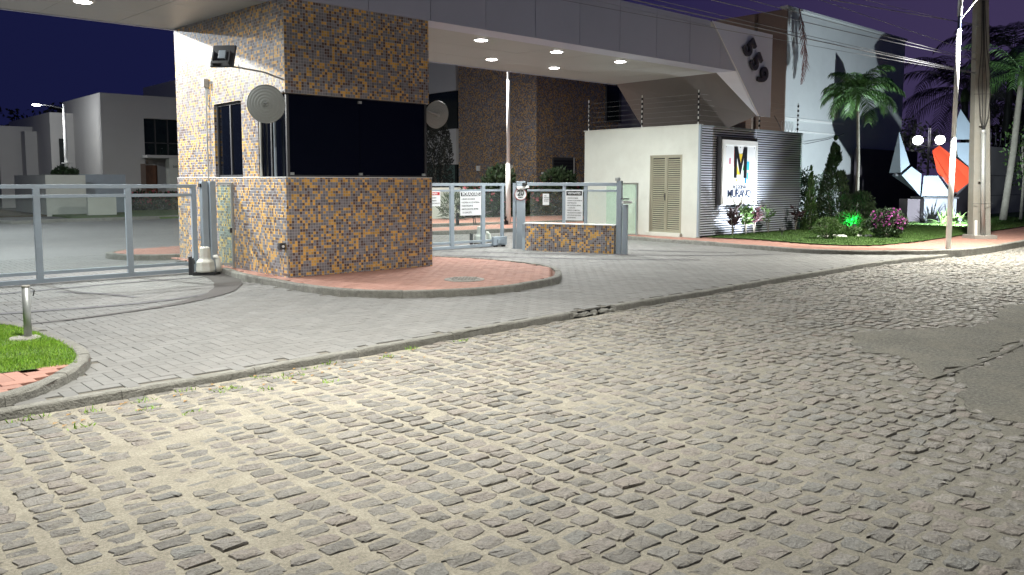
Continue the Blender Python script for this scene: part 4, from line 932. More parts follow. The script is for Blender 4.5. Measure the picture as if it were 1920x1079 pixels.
def razor(name, label, a, b, r, turns, z, mat='galv'):
    a, b = Vector(a), Vector(b); pts = []; d = (b-a); n = turns*14; dn = d.normalized()
    for i in range(n+1):
        t = i/n; an = t*turns*2*math.pi
        pts.append(a+d*t+dn*(math.cos(an)*r*.6)+Vector((0, 0, z+r+math.sin(an)*r)))
    o = MB().tube(pts, .006, 4).build(name, M[mat]); tag(o, label, 'razor wire'); return o
razor('razor_wire', 'coil of razor wire at the right end of the ribbed wall top', (22.4, 12.75, 0), (23.15, 12.75, 0), .17, 4, WZ)
# ------------------------------------------------------------------ buildings behind
mt = thing('mosaic_tower', 'tall tower clad in dark orange and brown mosaic behind the middle gate', 'building', (30, 31, .05))
MB().box(27.6, 33.6, 28.6, 34.6, .05, 9.5).build('wall', M['mosaic_far'], mt)
MB().box(33.75, 46, 29.2, 34, .05, 8.5).build('side_wing', M['stucco_house'], mt)
w = MB().box(32.55, 33.75, 28.50, 28.62, 4.72, 6.6).build('window', M['steel_dark'], mt)
MB().box(32.6, 33.55, 28.49, 28.5, 4.77, 6.55).build('pane', M['houseglass'], w)
w = MB().box(28.7, 30.15, 28.54, 28.598, .17, 2.80).build('garage_door', M['steel_dark'], mt)
for k in range(16): MB().box(28.75, 30.08, 28.525, 28.54, .3+k*.15, .42+k*.15).build('door_slat', M['black'], w)
MB().box(30.15, 30.22, 28.52, 28.6, .17, 2.80).build('door_jamb', M['stucco_house'], mt)
for x_, y_, lb in ((27.55, 32.9, ''), (27.55, 30.35, '')):
    t = thing('wall_light', 'small white wall light on the mosaic tower, '+('left' if y_ > 32 else 'right')+' of the white lamp post', 'wall light', (x_, y_, 2.3))
    MB().box(27.48, 27.598, y_-.1, y_+.1, 2.15, 2.42).build('housing', M['whitepaint'], t, bevel=.01)
    MB().box(27.50, 27.57, y_-.07, y_+.07, 2.135, 2.149).build('base', M['steel_dark'], t)
ns = thing('house_number_plate', 'small white number plate left of the dark garage door of the tower', 'sign', (28.1, 28.58, 2.0))
MB().box(27.95, 28.35, 28.55, 28.598, 1.86, 2.06).build('plate', M['whitepaint'], ns)
MB().box(28.0, 28.3, 28.545, 28.549, 1.90, 2.0).build('lettering', M['steel_dark'], ns)
hb = thing('grey_house', 'grey rendered house with big dark glass band left of the mosaic tower', 'building', (24, 34, .05))
MB().box(27.5, 33, 34.7, 46, 6.44, 10.0).box(27.5, 33, 34.7, 46, 2.52, 4.42).build('wall', M['stucco_house'], hb)
MB().box(27.6, 32.9, 34.7, 46, 4.42, 6.44).build('glass_band', M['houseglass'], hb)
MB().box(27.58, 32.9, 34.75, 46, .1, 2.52).build('window', M['houseglass'], hb)
for k in range(22): MB().box(27.54, 27.575, 34.9+k*.14, 35.0+k*.14, .2, 2.48).build('curtain_fold', M['curtain'], hb)
MB().box(27.52, 27.6, 36.0, 36.1, .1, 2.52).build('window_frame', M['steel_dark'], hb)
tag(MB().box(20.2, 22.6, 27.4, 27.6, .05, 1.35).build('garden_wall', M['stucco'], None), 'low pale garden wall seen through the middle gate', 'wall')
# house on the left
hs = thing('white_house', 'big pale box-shaped house with corner window beyond the left gate', 'building', (15, 48, .05))
MB().box(12.77, 14.85, 45, 52, .05, 6.05).box(14.85, 17.2, 45, 52, 4.88, 6.05).box(14.85, 17.2, 46.0, 52, .05, 2.95).box(17.2, 21, 45.3, 52, .05, 7.2).build('wall', M['stucco_house'], hs)
w = MB().box(14.86, 17.2, 45.4, 45.5, 2.95, 4.88).build('window', M['houseglass'], hs)
for x_ in (14.86, 15.5, 16.15): MB().box(x_, x_+.06, 45.34, 45.4, 2.95, 4.88).build('mullion', M['steel_dark'], w)
MB().box(14.86, 17.2, 45.34, 45.4, 3.60, 3.65).build('mullion', M['steel_dark'], w)
MB().box(14.7, 17.6, 44.2, 45.3, 2.80, 2.95).build('porch_roof', M['stucco_house'], hs)
MB().box(15.82, 16.40, 44.25, 44.8, .05, 2.80).build('porch_pillar', M['stucco'], hs)
text('number', '317', .16, (16.12, 44.24, 2.35), EX, M['steel_dark'], hs, .01, .002)
dr = MB().box(14.95, 15.75, 45.92, 46.0, .1, 2.45).build('door', M['wood'], hs)
MB().box(14.6, 14.85, 44.98, 45.0, .1, 2.5).build('door_surround', M['stucco_brown'], hs)
MB().box(11.6, 12.77, 50, 60, .05, 5.3).build('side_wing', M['stucco_house'], hs)
w = MB().box(12.0, 12.4, 49.95, 50, 1.9, 3.9).build('window', M['houseglass'], hs)
h2 = thing('white_house', 'second pale house block further along the street behind the tall lamp post', 'building', (11, 58, .05))
MB().box(9.9, 16, 54, 62, .05, 4.7).box(11.0, 16, 53.0, 54, .05, 4.4).build('wall', M['stucco_house'], h2)
MB().box(9.86, 9.9, 55.3, 57.5, 1.7, 3.6).build('window', M['houseglass'], h2)
fw = thing('front_wall', 'low pale front wall with gate panel before the white house', 'wall', (10, 40, .05))
MB().box(9.0, 10.6, 40, 40.2, .05, 1.86).box(10.2, 11.35, 38.3, 38.5, .05, .95).box(9.0, 9.2, 40.2, 46, .05, 1.86).build('wall_body', M['stucco'], fw)
MB().box(10.6, 12.6, 41.0, 41.08, .1, 1.9).build('gate_panel', M['steel'], fw)
fw2 = thing('front_wall', 'short pale wall far along the inner street beside the small curved lamp', 'wall', (10, 60, .05))
MB().box(9.6, 11.6, 60, 60.3, .05, 2.3).build('wall_body', M['stucco'], fw2)
tag(MB().box(6.3, 9.0, 62, 62.3, .05, 1.7).build('far_wall', M['stucco'], None), 'far pale wall at the left end of the inner street', 'wall')
for i, (a, b, c, d) in enumerate(((9.2, 17, 34.6, 45), (5.4, 9.0, 40, 60))):
    o = MB().box(a, b, c, d, .04, .13).build('planting_bed', M['soil'] if i else M['turf']); tag(o, kind='structure')
for pts_, nm in ((((6.4, 33.5), (8.2, 34.2), (11, 34.45), (17, 35.6)), 'k'), (((5.2, 60), (5.2, 45), (5.8, 38), (6.4, 33.5)), 'k')):
    kp = tag(MB().box(0, .01, 0, .01, -.05, -.04).build('kerb', M['concrete']), kind='structure'); kerb_run(kp, list(pts_), .04, .17, .14, 1, 1.4, M['kerb'])
ip = ground_sheet('inner_red_pavement', [(5.0, 17.5), (5.3, 16.65), (6.3, 16.25), (8.9, 16.3), (9.6, 18.2), (7.0, 18.4), (5.4, 18.1)], .15, M['redbase'])
pave(ip, lambda x_, y_: inpoly(x_, y_, [(5.0, 17.5), (5.3, 16.65), (6.3, 16.25), (8.9, 16.3), (9.6, 18.2), (7.0, 18.4), (5.4, 18.1)]), (3.5, 11.5, 16, 22.5), .11, .165, M['redpaver'], 60, T=.012)
kerb_run(ip, [(5.4, 18.15), (4.95, 17.5), (5.25, 16.6), (6.3, 16.2), (8.9, 16.25), (9.7, 18.2)], .03, .172, .13, 1, .9)
PA = [(13.0, 19.3), (14.3, 19.1), (17.0, 18.8), (21, 18.8), (23.5, 20.5), (24, 22.6), (17, 20.9), (13.0, 21.2)]
for PA, nm in (([(12.2, 20.3), (14.3, 19.0), (17.2, 18.6), (20.6, 18.6), (22.5, 20.2), (19.0, 20.9), (15.8, 20.6), (13, 21.0)], 'a'), ([(14, 23.2), (17.5, 22.1), (21.0, 21.3), (24.5, 21.8), (26, 24.4), (20.0, 25.2), (16, 26.5)], 'b')):
    o = ground_sheet('inner_red_path', PA, .15, M['redbase']); pave(o, lambda x_, y_: inpoly(x_, y_, PA) and edge_dist(x_, y_, PA+PA[:1]) > .1, (12, 27, 18, 27), .11, .165, M['redpaver'], 60, T=.012)
    kerb_run(o, PA+PA[:1], .03, .172, .13, 1, .95)
# large building on the right with a lit blank wall
rbg = thing('tall_building', 'tall building with brown side and huge blank floodlit wall behind the palm', 'building', (33, 20, .1))
MB().box(28.25, 38.7, 16.0, 16.2, .1, 8.0).build('front_wall', M['stucco_blue'], rbg)
MB().box(28.2, 28.25, 15.95, 20.6, .1, 7.96).build('side_wall', M['stucco_brown'], rbg)
MB().box(28.0, 28.2, 17.2, 17.6, .1, 7.9).build('pilaster', M['stucco_brown'], rbg)
MB().box(28.25, 38.7, 16.2, 20.6, 7.6, 7.7).box(38.5, 38.7, 16.2, 20.6, .1, 7.6).box(28.25, 38.5, 20.4, 20.6, .1, 7.6).build('roof', M['stucco_brown'], rbg)
MB().box(28.18, 38.75, 15.93, 16.25, 8.0, 8.08).build('coping', M['stucco_blue'], rbg)
MB().box(28.3, 33.0, 15.97, 15.998, 3.93, 4.02).build('wall_band', M['whitepaint'], rbg)
MB().box(28.3, 33.0, 15.97, 15.998, 3.50, 3.56).build('wall_band', M['whitepaint'], rbg)
MB().tube([(25.0, 14.5, 3.8), (27, 15.2, 3.2), (29.5, 15.8, 3.05), (31.5, 15.9, 3.3), (33, 15.95, 3.6)], .012, 5).build('hanging_wire', M['steel_dark'], rbg)
bw = thing('boundary_wall', 'dark boundary wall behind the faceted sculpture', 'wall', (38, 15.6, .1))
MB().box(33.6, 39.5, 15.55, 15.75, .1, 3.0).build('wall_body', M['wall_dark'], bw)
MB().box(37.4, 39.4, 13.15, 13.4, .1, 3.05).build('wall_return', M['wall_dark'], bw)
bw = thing('boundary_wall', 'grey boundary wall topped with razor wire behind the utility pole', 'wall', (46, 13, .1))
MB().box(39.5, 58, 13.0, 13.2, .1, 3.22).build('wall_body', M['wall_grey'], bw)
for z_ in (1.0, 1.9): MB().box(39.6, 58, 12.985, 13.0, z_, z_+.02).build('joint', M['black'], bw)
razor('razor_wire', 'coils of razor wire on the grey boundary wall at the right', (40.5, 13.1, 0), (46.5, 13.1, 0), .34, 9, 3.2)
t = thing('fence_rod', 'white electric fence rod at the left end of the razor wire on the grey wall', 'fence rod', (40.4, 13.1, 3.2))
MB().tube([(40.4, 13.1, 3.15), (40.4, 13.1, 4.9)], .02, 6).build('rod', M['whitepaint'], t)
for k in range(6): MB().lathe([(.02, -.05), (.05, -.03), (.05, .03), (.02, .05)], (40.37, 13.07, 3.5+k*.25), 8).build('insulator', M['rubber'], t)
# ------------------------------------------------------------------ poles and lamps
wpo = thing('white_pole', 'slim white painted steel lamp pole on the side pavement kerb', 'pole', (18.98, 6.74, .17))
PXY = (18.72, 7.28)
WX, WY = 18.98, 6.74
MB().tube([(WX, WY, .1), (WX, WY, 2.55)], .056, 14).build('lower_shaft', M['whitepaint'], wpo, smooth=True)
MB().tube([(WX, WY, 2.55), (WX, WY, 4.85)], .044, 14).build('upper_shaft', M['whitepaint'], wpo, smooth=True)
MB().tube([(WX, WY, 4.85), (WX, WY, 5.12)], .035, 12).build('sleeve', M['inkblue'], wpo)
MB().tube([(WX, WY, 5.12), (WX, WY, 5.50)], .050, 12).build('top_tube', M['galv'], wpo)
MB().tube([(WX+.02, WY-.02, 5.05), (WX+.22, WY-.21, 5.42), (WX+.36, WY-.34, 5.60)], .012, 6).build('brace', M['galv'], wpo)
q = Matrix.Translation((19.38, 6.34, 5.62)) @ Matrix.Rotation(R(-42), 4, 'Z')
MB().box(-.34, .30, -.12, .12, -.03, .06, q).build('lamp_head', M['galv'], wpo, bevel=.015)
MB().box(-.20, .26, -.09, .09, -.045, -.031, q).build('lamp_lens', M['lamphead'], wpo)
up = thing('utility_pole', 'big tapered concrete utility pole with grey conduit and cables on the pavement', 'utility pole', (23.3, 7.85, .17))
UX, UY = 23.45, 7.58
def taper(y0, y1, dx, w0, w1, z0=.1, z1=6.9, xa=UX):
    # web or flange with the taper of the pole; width across the viewing direction
    ax = Vector((_r.x, _r.y, 0)).normalized(); ay = Vector((-ax.y, ax.x, 0)); vs = []
    for z_, w_, f_ in ((z0, w0, 1.0), (z1, w1, .62)):
        for su, sv in ((-.5, y0), (.5, y0), (.5, y1), (-.5, y1)):
            p = Vector((UX, UY, z_))+ax*(dx*f_+su*w_-.045*z_)+ay*sv*f_; vs.append(p)
    return MB().add(vs, [(0, 3, 2, 1), (4, 5, 6, 7), (0, 1, 5, 4), (1, 2, 6, 5), (2, 3, 7, 6), (3, 0, 4, 7)])
taper(-.14, .14, -.17, .13, .09).build('flange', M['pole'], up, bevel=.008)
taper(-.14, .14, .17, .13, .09).build('flange', M['pole'], up, bevel=.008)
taper(-.045, .045, 0, .23, .14).build('web', M['pole'], up)
for z_ in (1.62, 3.05, 4.5): taper(-.10, .0, 0, .235-.02*z_*.5, .235-.02*z_*.5, z_, z_+.07).build('stiffener', M['pole'], up)
ax = Vector((_r.x, _r.y, 0)).normalized(); ay = Vector((-ax.y, ax.x, 0))
def upt(u, v, z): return Vector((UX, UY, z))+ax*(u-.045*z)+ay*v
MB().tube([upt(0, -.17, .18), upt(0, -.17, 2.95)], .058, 12).build('conduit', M['galv'], up, smooth=True)
MB().lathe([(.062, -.04), (.066, 0), (.062, .04)], upt(0, -.17, 2.9), 12).build('conduit_collar', M['galv'], up)
for k, (u0, u1) in enumerate(((-.16, -.12), (-.06, -.02), (.05, .03), (.17, .15))):
    MB().tube([upt(u0*.1, -.17, 2.95), upt(u0*.6, -.2, 3.3), upt(u0, -.2, 4.1), upt(u1*.5, -.16, 5.0), upt(u1*.2, -.12, 6.2)], .009, 6).build('cable', M['cabledark'], up)
MB().tube([upt(-.19, -.2, .18), upt(-.19, -.2, .62)], .035, 10).build('vent_pipe', M['whitepaint'], up)
for z_ in (1.05, 3.85): MB().tube([upt(-.26, -.17, z_), upt(0, -.24, z_), upt(.26, -.17, z_), upt(.26, .17, z_)], .006, 5).build('strap', M['steel_dark'], up)
MB().prism([tuple(upt(a, b, 0)[:2]) for a, b in ((-.30, -.34), (.30, -.30), (.28, .26), (-.30, .26))], .1, .235).build('plinth', M['concrete'], up)
# power and telephone cables between pole lines
def cable(a, b, zs, r, label, matk='cable', y0=7.6, y1=7.75):
    (xa, za), (xb, zb) = a, b; sl = (zb-za)/(xb-xa); pts = []
    for i in range(25):
        x_ = -14+(UX-(-14))*i/24; t = (x_-xa)/(UX-xa); sag = 0
        pts.append((x_, y0+(y1-y0)*max(0, t), za+sl*(x_-xa)+(0.0006*(x_-xa)*(x_-xb))))
    o = MB().tube(pts, r*.6, 5).build('overhead_cable', M[matk]); tag(o, label, 'cable', None); return o
cable((12.21, 4.60), (19.9, 4.68), 0, .010, 'upper overhead cable crossing the top corner of the tall building')
cable((11.14, 4.44), (19.76, 4.62), 0, .012, 'overhead cable just below the uppermost one over the tall building wall')
cable((10.66, 4.24), (20.39, 4.35), 0, .009, 'thin overhead cable passing above the 559 panel to the utility pole')
cable((9.22, 4.16), (20.39, 4.32), 0, .016, 'thick bright overhead cable just above the canopy number panel')
cable((12.91, 4.06), (20.4, 4.28), 0, .007, 'lowest thin overhead cable crossing behind the number panel')
cable((14.59, 4.95), (18.81, 4.91), 0, .009, 'steep overhead cable leading down from the top edge to the utility pole')
cable((14.97, 5.01), (19.23, 5.31), 0, .014, 'thick high overhead cable near the top edge of the view')
cable((16.35, 5.21), (19.23, 5.35), 0, .008, 'highest thin overhead cable near the utility pole lamp')
# lamp post
fp = thing('lamp_post', 'tall white lamp post behind the middle gate, its head hidden by the canopy', 'lamp post', (18.38, 20.39, .15))
MB().tube([(18.38, 20.39, .1), (18.38, 20.39, 2.2)], .085, 14).build('lower_shaft', M['whitepaint'], fp, smooth=True)
MB().tube([(18.38, 20.39, 2.2), (18.38, 20.39, 4.95)], .06, 14).build('upper_shaft', M['whitepaint'], fp, smooth=True)
MB().tube([(18.38, 20.39, 4.95), (18.38, 20.39, 6.5)], .05, 12).build('top_shaft', M['galv'], fp)
MB().tube([(18.38, 20.39, 6.4), (17.9, 21.2, 6.6), (17.7, 21.6, 6.6)], .025, 8).build('arm', M['galv'], fp)
MB().box(17.45, 17.85, 21.5, 22.0, 6.52, 6.62).build('lamp_head', M['galv'], fp, bevel=.02)
MB().box(17.5, 17.8, 21.55, 21.95, 6.50, 6.519).build('lamp_lens', M['lamphead'], fp)
lamp('lamp_post_light', (17.65, 21.75, 6.46), 1300, (1.0, .96, .88), .3, (17.9, 21.9, 0))
# street lamps of the inner street
def street_lamp(loc, h, head, r, label, power, headz=None):
    x_, y_ = loc; t = thing('street_lamp', label, 'street lamp', (x_, y_, .05), 'street lamps along the inner street')
    MB().tube([(x_, y_, .05), (x_, y_, h*.55), (x_, y_, h)], [r, r*.85, r*.6], 10).build('pole', M['whitepaint'], t, smooth=True)
    hx, hy, hz = head
    MB().tube([(x_, y_, h-.2), ((x_+hx)/2, (y_+hy)/2, hz-.02), (hx, hy, hz)], r*.35, 6).build('arm', M['steel_dark'], t)
    MB().lathe([(.05, .05), (.20, .03), (.22, -.02)], (hx, hy, hz), 14).build('head', M['galv'], t)
    MB().lathe([(.19, -.025), (.17, -.05), (.03, -.09)], (hx, hy, hz), 14).build('lens', M['lamphead'], t)
    l = lamp('street_lamp_light', (hx, hy, hz-.15), power, (.93, .97, 1), .25, kind='POINT')
    return t
street_lamp((11.09, 45.0), 5.35, (9.9, 45.0, 5.28), .10, 'tall white street lamp with bright head beyond the left gate', 330)
MB().lathe([(.22, 0), (.22, .05)], (11.09, 45, 2.45), 12).build('collar', M['whitepaint'], bpy.data.objects['street_lamp'])
street_lamp((12.3, 64.5), 4.2, (12.7, 63.5, 4.45), .12, 'distant thin street lamp nearest the left edge', 70)
street_lamp((13.4, 64.8), 4.2, (12.9, 64.2, 4.35), .09, 'distant curved street lamp just right of the leftmost one', 70)
# globe lamps far behind the sculpture
def far(px, py, dist):
    d = (_f+_r2*((px-960)/FOC)+_u2*(-(py-480)/FOC)); return CP+d*dist
GL = thing('globe_lamp', 'pair of glowing white globe lamps on one post behind the sculpture', 'street lamp', (53.9, 20.5, .1))
for x_, y_ in ((53.42, 21.05), (54.0, 19.95)):
    MB().lathe([(.04, -.28), (.2, -.22), (.28, -.1), (.30, 0), (.28, .1), (.2, .22), (.04, .28)], (x_, y_, 4.22), 20).build('globe', M['globe'], GL, smooth=True)
    lamp('globe_light', (x_, y_, 4.9), 60, (.95, .93, 1), .3, kind='POINT')
MB().tube([(53.75, 20.5, .1), (53.75, 20.5, 4.95)], .07, 8).tube([(53.42, 21.05, 3.9), (53.75, 20.5, 3.8), (54.0, 19.95, 3.9)], .04, 6).build('post', M['steel_dark'], GL)
GL2 = thing('wall_lamp', 'small bright lamp left of the two globe lamps', 'lamp', (52, 21.6, 4.2))
MB().lathe([(.02, -.12), (.11, -.05), (.12, .05), (.02, .12)], (51.9, 21.6, 4.30), 12).build('lens', M['lamphead'], GL2)
MB().tube([(51.9, 21.6, 4.4), (51.9, 21.7, 4.6)], .02, 6).build('bracket', M['steel_dark'], GL2)
# bollard
bo = thing('bollard', 'short galvanised steel bollard standing on the left lawn', 'bollard', (1.74, 8.66, .15))
MB().tube([(1.74, 8.66, .12), (1.74, 8.66, .615)], .034, 16).build('tube', M['galv'], bo, smooth=True)
MB().lathe([(.037, 0), (.037, .012), (.03, .016)], (1.74, 8.66, .612), 16).build('cap', M['concrete'], bo)
MB().tube([(1.776, 8.63, .60), (1.80, 8.61, .58), (1.79, 8.62, .53)], .006, 6).build('chain_ring', M['steel_dark'], bo)
MB().lathe([(.14, 0), (.12, .012), (.03, .016)], (1.71, 8.66, .134), 12).build('footing', M['concrete'], bo)
# ------------------------------------------------------------------ sculpture
sco = Vector((31.05, 11.36, .18)); sax = Vector((_r.x, _r.y, 0)).normalized(); say = Vector((-sax.y, sax.x, 0))
sc = thing('faceted_sculpture', 'faceted ring sculpture of pale blue pieces and one red piece on a pedestal', 'sculpture', tuple(sco))
def sp3(px, py, v=0.0):
    return far(px, py, 29.3+v)
def facet(front, ridge, mat='sculpt', depth=.42, name='facet', push=None):
    """front: outline; ridge: vertices of the rear outline (same count)"""
    n = len(front); A_ = [sp3(x, y, v) for x, y, v in front]; B_ = [sp3(x, y, v) for x, y, v in ridge]
    m = MB(); m.add(A_+B_, [tuple(range(n)), tuple(range(2*n-1, n-1, -1))]+[((i+1) % n, i, i+n, (i+1) % n+n) for i in range(n)])
    return m.build(name, M[mat], sc)
facet([(1686, 246, .1), (1706, 309, 0), (1689, 324, 0)], [(1686, 247, .5), (1700, 312, 1.5), (1667, 325, 1.5)], name='spike')
facet([(1709, 313, 0), (1728, 327, 0), (1725, 367, 0), (1691, 329, 0)], [(1709, 316, 1.2), (1722, 331, 1.2), (1718, 362, 1.5), (1672, 329, 1.5)], name='segment')
facet([(1732, 330, 0), (1759, 330, 0), (1786, 369, 0), (1728, 369, 0)], [(1734, 333, .6), (1757, 333, .6), (1782, 368, .7), (1730, 368, .7)], name='segment')
facet([(1764, 330, .05), (1778, 340, .3), (1790, 366, .25)], [(1764, 332, .5), (1778, 342, .6), (1788, 366, .6)], name='segment')
facet([(1748, 283, -.1), (1761, 273, 0), (1817, 315, .1), (1818, 342, .1), (1795, 360, -.1)], [(1750, 290, .5), (1764, 276, .6), (1812, 318, .7), (1812, 340, .7), (1786, 362, .5)], 'sculptred', name='red_segment')
facet([(1748, 284, -.11), (1795, 361, -.11), (1788, 358, .1), (1757, 323, .2)], [(1750, 288, .2), (1792, 361, .2), (1786, 358, .4), (1758, 322, .4)], 'sculptred', name='red_segment_side')
facet([(1801, 205, .1), (1838, 262, .1), (1792, 262, .1), (1792, 230, .1)], [(1803, 212, .6), (1832, 262, .7), (1796, 262, .7), (1796, 232, .6)], name='segment')
facet([(1792, 268, .1), (1838, 268, .1), (1836, 330, .1), (1796, 294, .1)], [(1796, 268, .7), (1832, 268, .7), (1830, 326, .7), (1798, 294, .6)], name='segment')
# dark steel frame that joins the pieces
m = MB(); ringp = [(1678, 327), (1690, 327), (1709, 345), (1729, 366), (1757, 372), (1786, 370), (1812, 345), (1822, 300), (1815, 265), (1802, 235)]
m.tube([sp3(a, b, .45) for a, b in ringp], .07, 6); m.build('frame', M['steel_dark'], sc)
p0, p1, p2, p3 = (sco+sax*u+say*v for u, v in ((-.58, 0), (.58, 0), (.58, .9), (-.58, .9)))
pe = MB().prism([p[:2] for p in (p0, p1, p2, p3)], .1, sco.z+.84).build('pedestal', M['concrete_blue'] if 'concrete_blue' in M else surf('pedestal_concrete', (.17, .175, .20), .85, .12, 2, 60, .3), sc)
MB().prism([(p+sax*du+say*dv)[:2] for p, du, dv in ((p0, -.05, -.04), (p1, .05, -.04), (p2, .05, .04), (p3, -.05, .04))], sco.z+.845, sco.z+.90).build('plinth_plate', M['steel_dark'], sc)
pw = thing('pedestal_side', 'dark left side of the sculpture pedestal, made as its own block', 'wall', tuple(sco+sax*-.9+say*.3))
q0, q1, q2, q3 = (sco+sax*u+say*v for u, v in ((-1.05, .25), (-.60, .25), (-.60, .9), (-1.05, .9)))
MB().prism([p[:2] for p in (q0, q1, q2, q3)], .1, sco.z+.82).build('wall_body', M['wall_dark'], pw)  # left side of the pedestal, its shade put into the dark colour
# ------------------------------------------------------------------ ground lights
def ground_light(loc, target, label, power, color, mat, spot=95, name='ground_spotlight', blend=.6, size=.05, up=.16):
    t = thing(name, label, 'garden light', loc, 'garden ground spotlights'); p = Vector(loc)
    d = (Vector(target)-p).normalized()
    MB().tube([p+Vector((0, 0, -.03)), p+Vector((0, 0, up*.6))], .014, 6).build('spike', M['steel_dark'], t)
    MB().lathe([(.035, -.06), (.06, -.02), (.066, .045), (.058, .045), (.054, .02)], p+Vector((0, 0, up)), 14, d).build('housing', M['steel_dark'], t)
    MB().lathe([(.052, .024), (.05, .030)], p+Vector((0, 0, up)), 14, d).build('lens', mat, t)
    l = lamp('ground_spotlight_light', p+Vector((0, 0, up))+d*.06, power, color, size, target, 'SPOT', spot, blend)
    return t
ground_light((20.05, 11.30, .17), (19.9, 12.5, 1.35), 'white ground spotlight in the lawn shining on the lightbox sign', LP['sign'], (.86, .93, 1.0), M['whiteled'], 110)
ground_light((28.55, 9.45, .17), (31.0, 12.6, 3.2), 'ground spotlight in the lawn lighting the faceted sculpture', LP['sculpt']*4.2, (.80, .93, 1.0), M['whiteled'], 120, blend=.4, size=.03)
ground_light((23.1, 10.75, .17), (23.75, 11.45, .75), 'green ground spotlight at the foot of the conifer', LP['green'], (.02, 1.0, .22), M['greenled'], 105)
ground_light((29.95, 10.3, .17), (30.0, 10.7, .6), 'small white spotlight among the striped plants', LP['agave'], (.9, 1.0, .75), M['whiteled'], 140)
# ------------------------------------------------------------------ vegetation
def leafquad(mb, p, d, n, L, W):
    d = Vector(d).normalized(); s = d.cross(Vector(n)); s = s.normalized() if s.length > 1e-4 else Vector((1, 0, 0))
    a = p; b = p+d*L*.5+s*W/2; c = p+d*L; e_ = p+d*L*.5-s*W/2; mb.add([a, b, c, e_], [(0, 1, 2, 3)])
def rv(): 
    while True:
        v = Vector((random.uniform(-1, 1), random.uniform(-1, 1), random.uniform(-1, 1)))
        if .05 < v.length < 1: return v
def bush(name, label, cat, c, rx, ry, h, n, L, W, mat, shape='ellip', flowers=0, fmat=None, group=None, clump=.55, stems=True):
    c = Vector(c); t = thing(name, label, cat, tuple(c), group); mb = MB(); fb = MB(); lim = n; tr = 0; k = 0; sd = random.uniform(0, 90)
    while k < n and tr < n*12:
        tr += 1; v = rv(); r = v.length
        if random.random() > r**1.3: continue
        if shape == 'ellip': q = Vector((v.x*rx, v.y*ry, h*.5+v.z*h*.5))
        elif shape == 'cone':
            zz = random.random()**1.25; rr = (1-zz)**.8*(.35+.65*random.random()**.4); a = random.uniform(0, 6.28); q = Vector((math.cos(a)*rx*rr, math.sin(a)*ry*rr, zz*h))
        elif shape == 'box': q = Vector((random.uniform(-rx, rx), random.uniform(-ry, ry), random.uniform(0, h))); 
        elif shape == 'column':
            zz = random.random(); rr = (1-abs(zz-.4)**3*3.2)*random.random()**.35; a = random.uniform(0, 6.28); q = Vector((math.cos(a)*rx*max(rr, .1), math.sin(a)*ry*max(rr, .1), zz*h))
        if shape == 'box' and q.z > h*(.86+.18*noise.noise(Vector((q.x*2+sd, q.y*2, 0)))): continue
        if noise.noise(Vector((q.x, q.y, q.z))*(2.2/max(rx, .3))+Vector((sd, 0, 0))) < -clump*.4: continue
        d = (Vector((q.x, q.y, (q.z-h*.3)*.8)).normalized()*.6+rv()*.8+Vector((0, 0, .35 if shape != 'cone' else .9)))
        l = L*random.uniform(.6, 1.3); leafquad(mb, c+q, d, rv(), l, W*random.uniform(.7, 1.2)); k += 1
        if flowers and random.random() < flowers and q.z > h*.35:
            for _ in range(5): leafquad(fb, c+q*1.04+rv()*L*.5, rv(), rv(), L*.7, W*1.3)
    o = mb.build('foliage', M[mat], t); o['kind'] = 'stuff'
    if fb.f: o = fb.build('flowers', M[fmat or 'flower'], t); o['kind'] = 'stuff'
    if stems:
        for k in range(4):
            a = random.uniform(0, 6.28); MB().tube([c+Vector((0, 0, -.05)), c+Vector((math.cos(a)*rx*.25, math.sin(a)*ry*.25, h*.3)), c+Vector((math.cos(a)*rx*.5, math.sin(a)*ry*.5, h*.65))], [.018, .012, .006], 5).build('stem', M['bark'], t)
    return t
bush('hedge', 'dark clipped hedge right of the ribbed wall', 'hedge', (26.2, 14.6, .15), 2.6, .45, 2.15, 9000, .11, .05, 'leaf', 'box', stems=False)
bush('conifer', 'tall pointed dark green conifer right of the ribbed wall', 'conifer', (24.1, 11.9, .17), .62, .62, 2.75, 6500, .11, .035, 'conifer', 'cone')
bush('conifer', 'narrow leaning lighter green conifer left of the tall one', 'conifer', (23.05, 12.1, .17), .22, .22, 1.85, 1800, .10, .03, 'limeleaf', 'cone')
bush('conifer', 'broad low lobe of conifer right of the tall pointed one', 'conifer', (24.75, 11.35, .17), .42, .42, 1.15, 2600, .10, .03, 'conifer', 'ellip')
bush('round_shrub', 'small clipped ball shrub at the front of the lawn', 'shrub', (19.80, 9.92, .17), .34, .34, .54, 4200, .05, .018, 'limeleaf', 'ellip', clump=.1)
bush('bougainvillea', 'magenta flowering bush at the front right of the lawn', 'bush', (21.5, 9.15, .17), .50, .46, .74, 2600, .075, .045, 'leaf', 'ellip', .07, 'flower')
bush('ground_cover', 'low lime green plants between ball shrub and magenta bush', 'plant', (21.4, 10.25, .15), .62, .45, .26, 1500, .07, .04, 'limeleaf', 'ellip', stems=False)
bush('ground_cover', 'green lit leafy clump around the green spotlight', 'plant', (23.6, 11.15, .16), .50, .40, .55, 1300, .11, .035, 'limeleaf', 'ellip', stems=False)
for k in range(9):
    a = random.uniform(-.8, .8); p_ = Vector((20.9+a*.8, 10.0-a*.5+random.uniform(-.1, .1), .16)); r_ = random.uniform(.05, .11)
    o = MB().lathe([(r_*.6, -.02), (r_, .02), (r_*.8, .05), (r_*.3, .07)], p_, 7).build('garden_stone', M['stucco']); tag(o, 'pale edging stone among the low plants by the magenta bush', 'stone', 'pale edging stones in the garden bed')
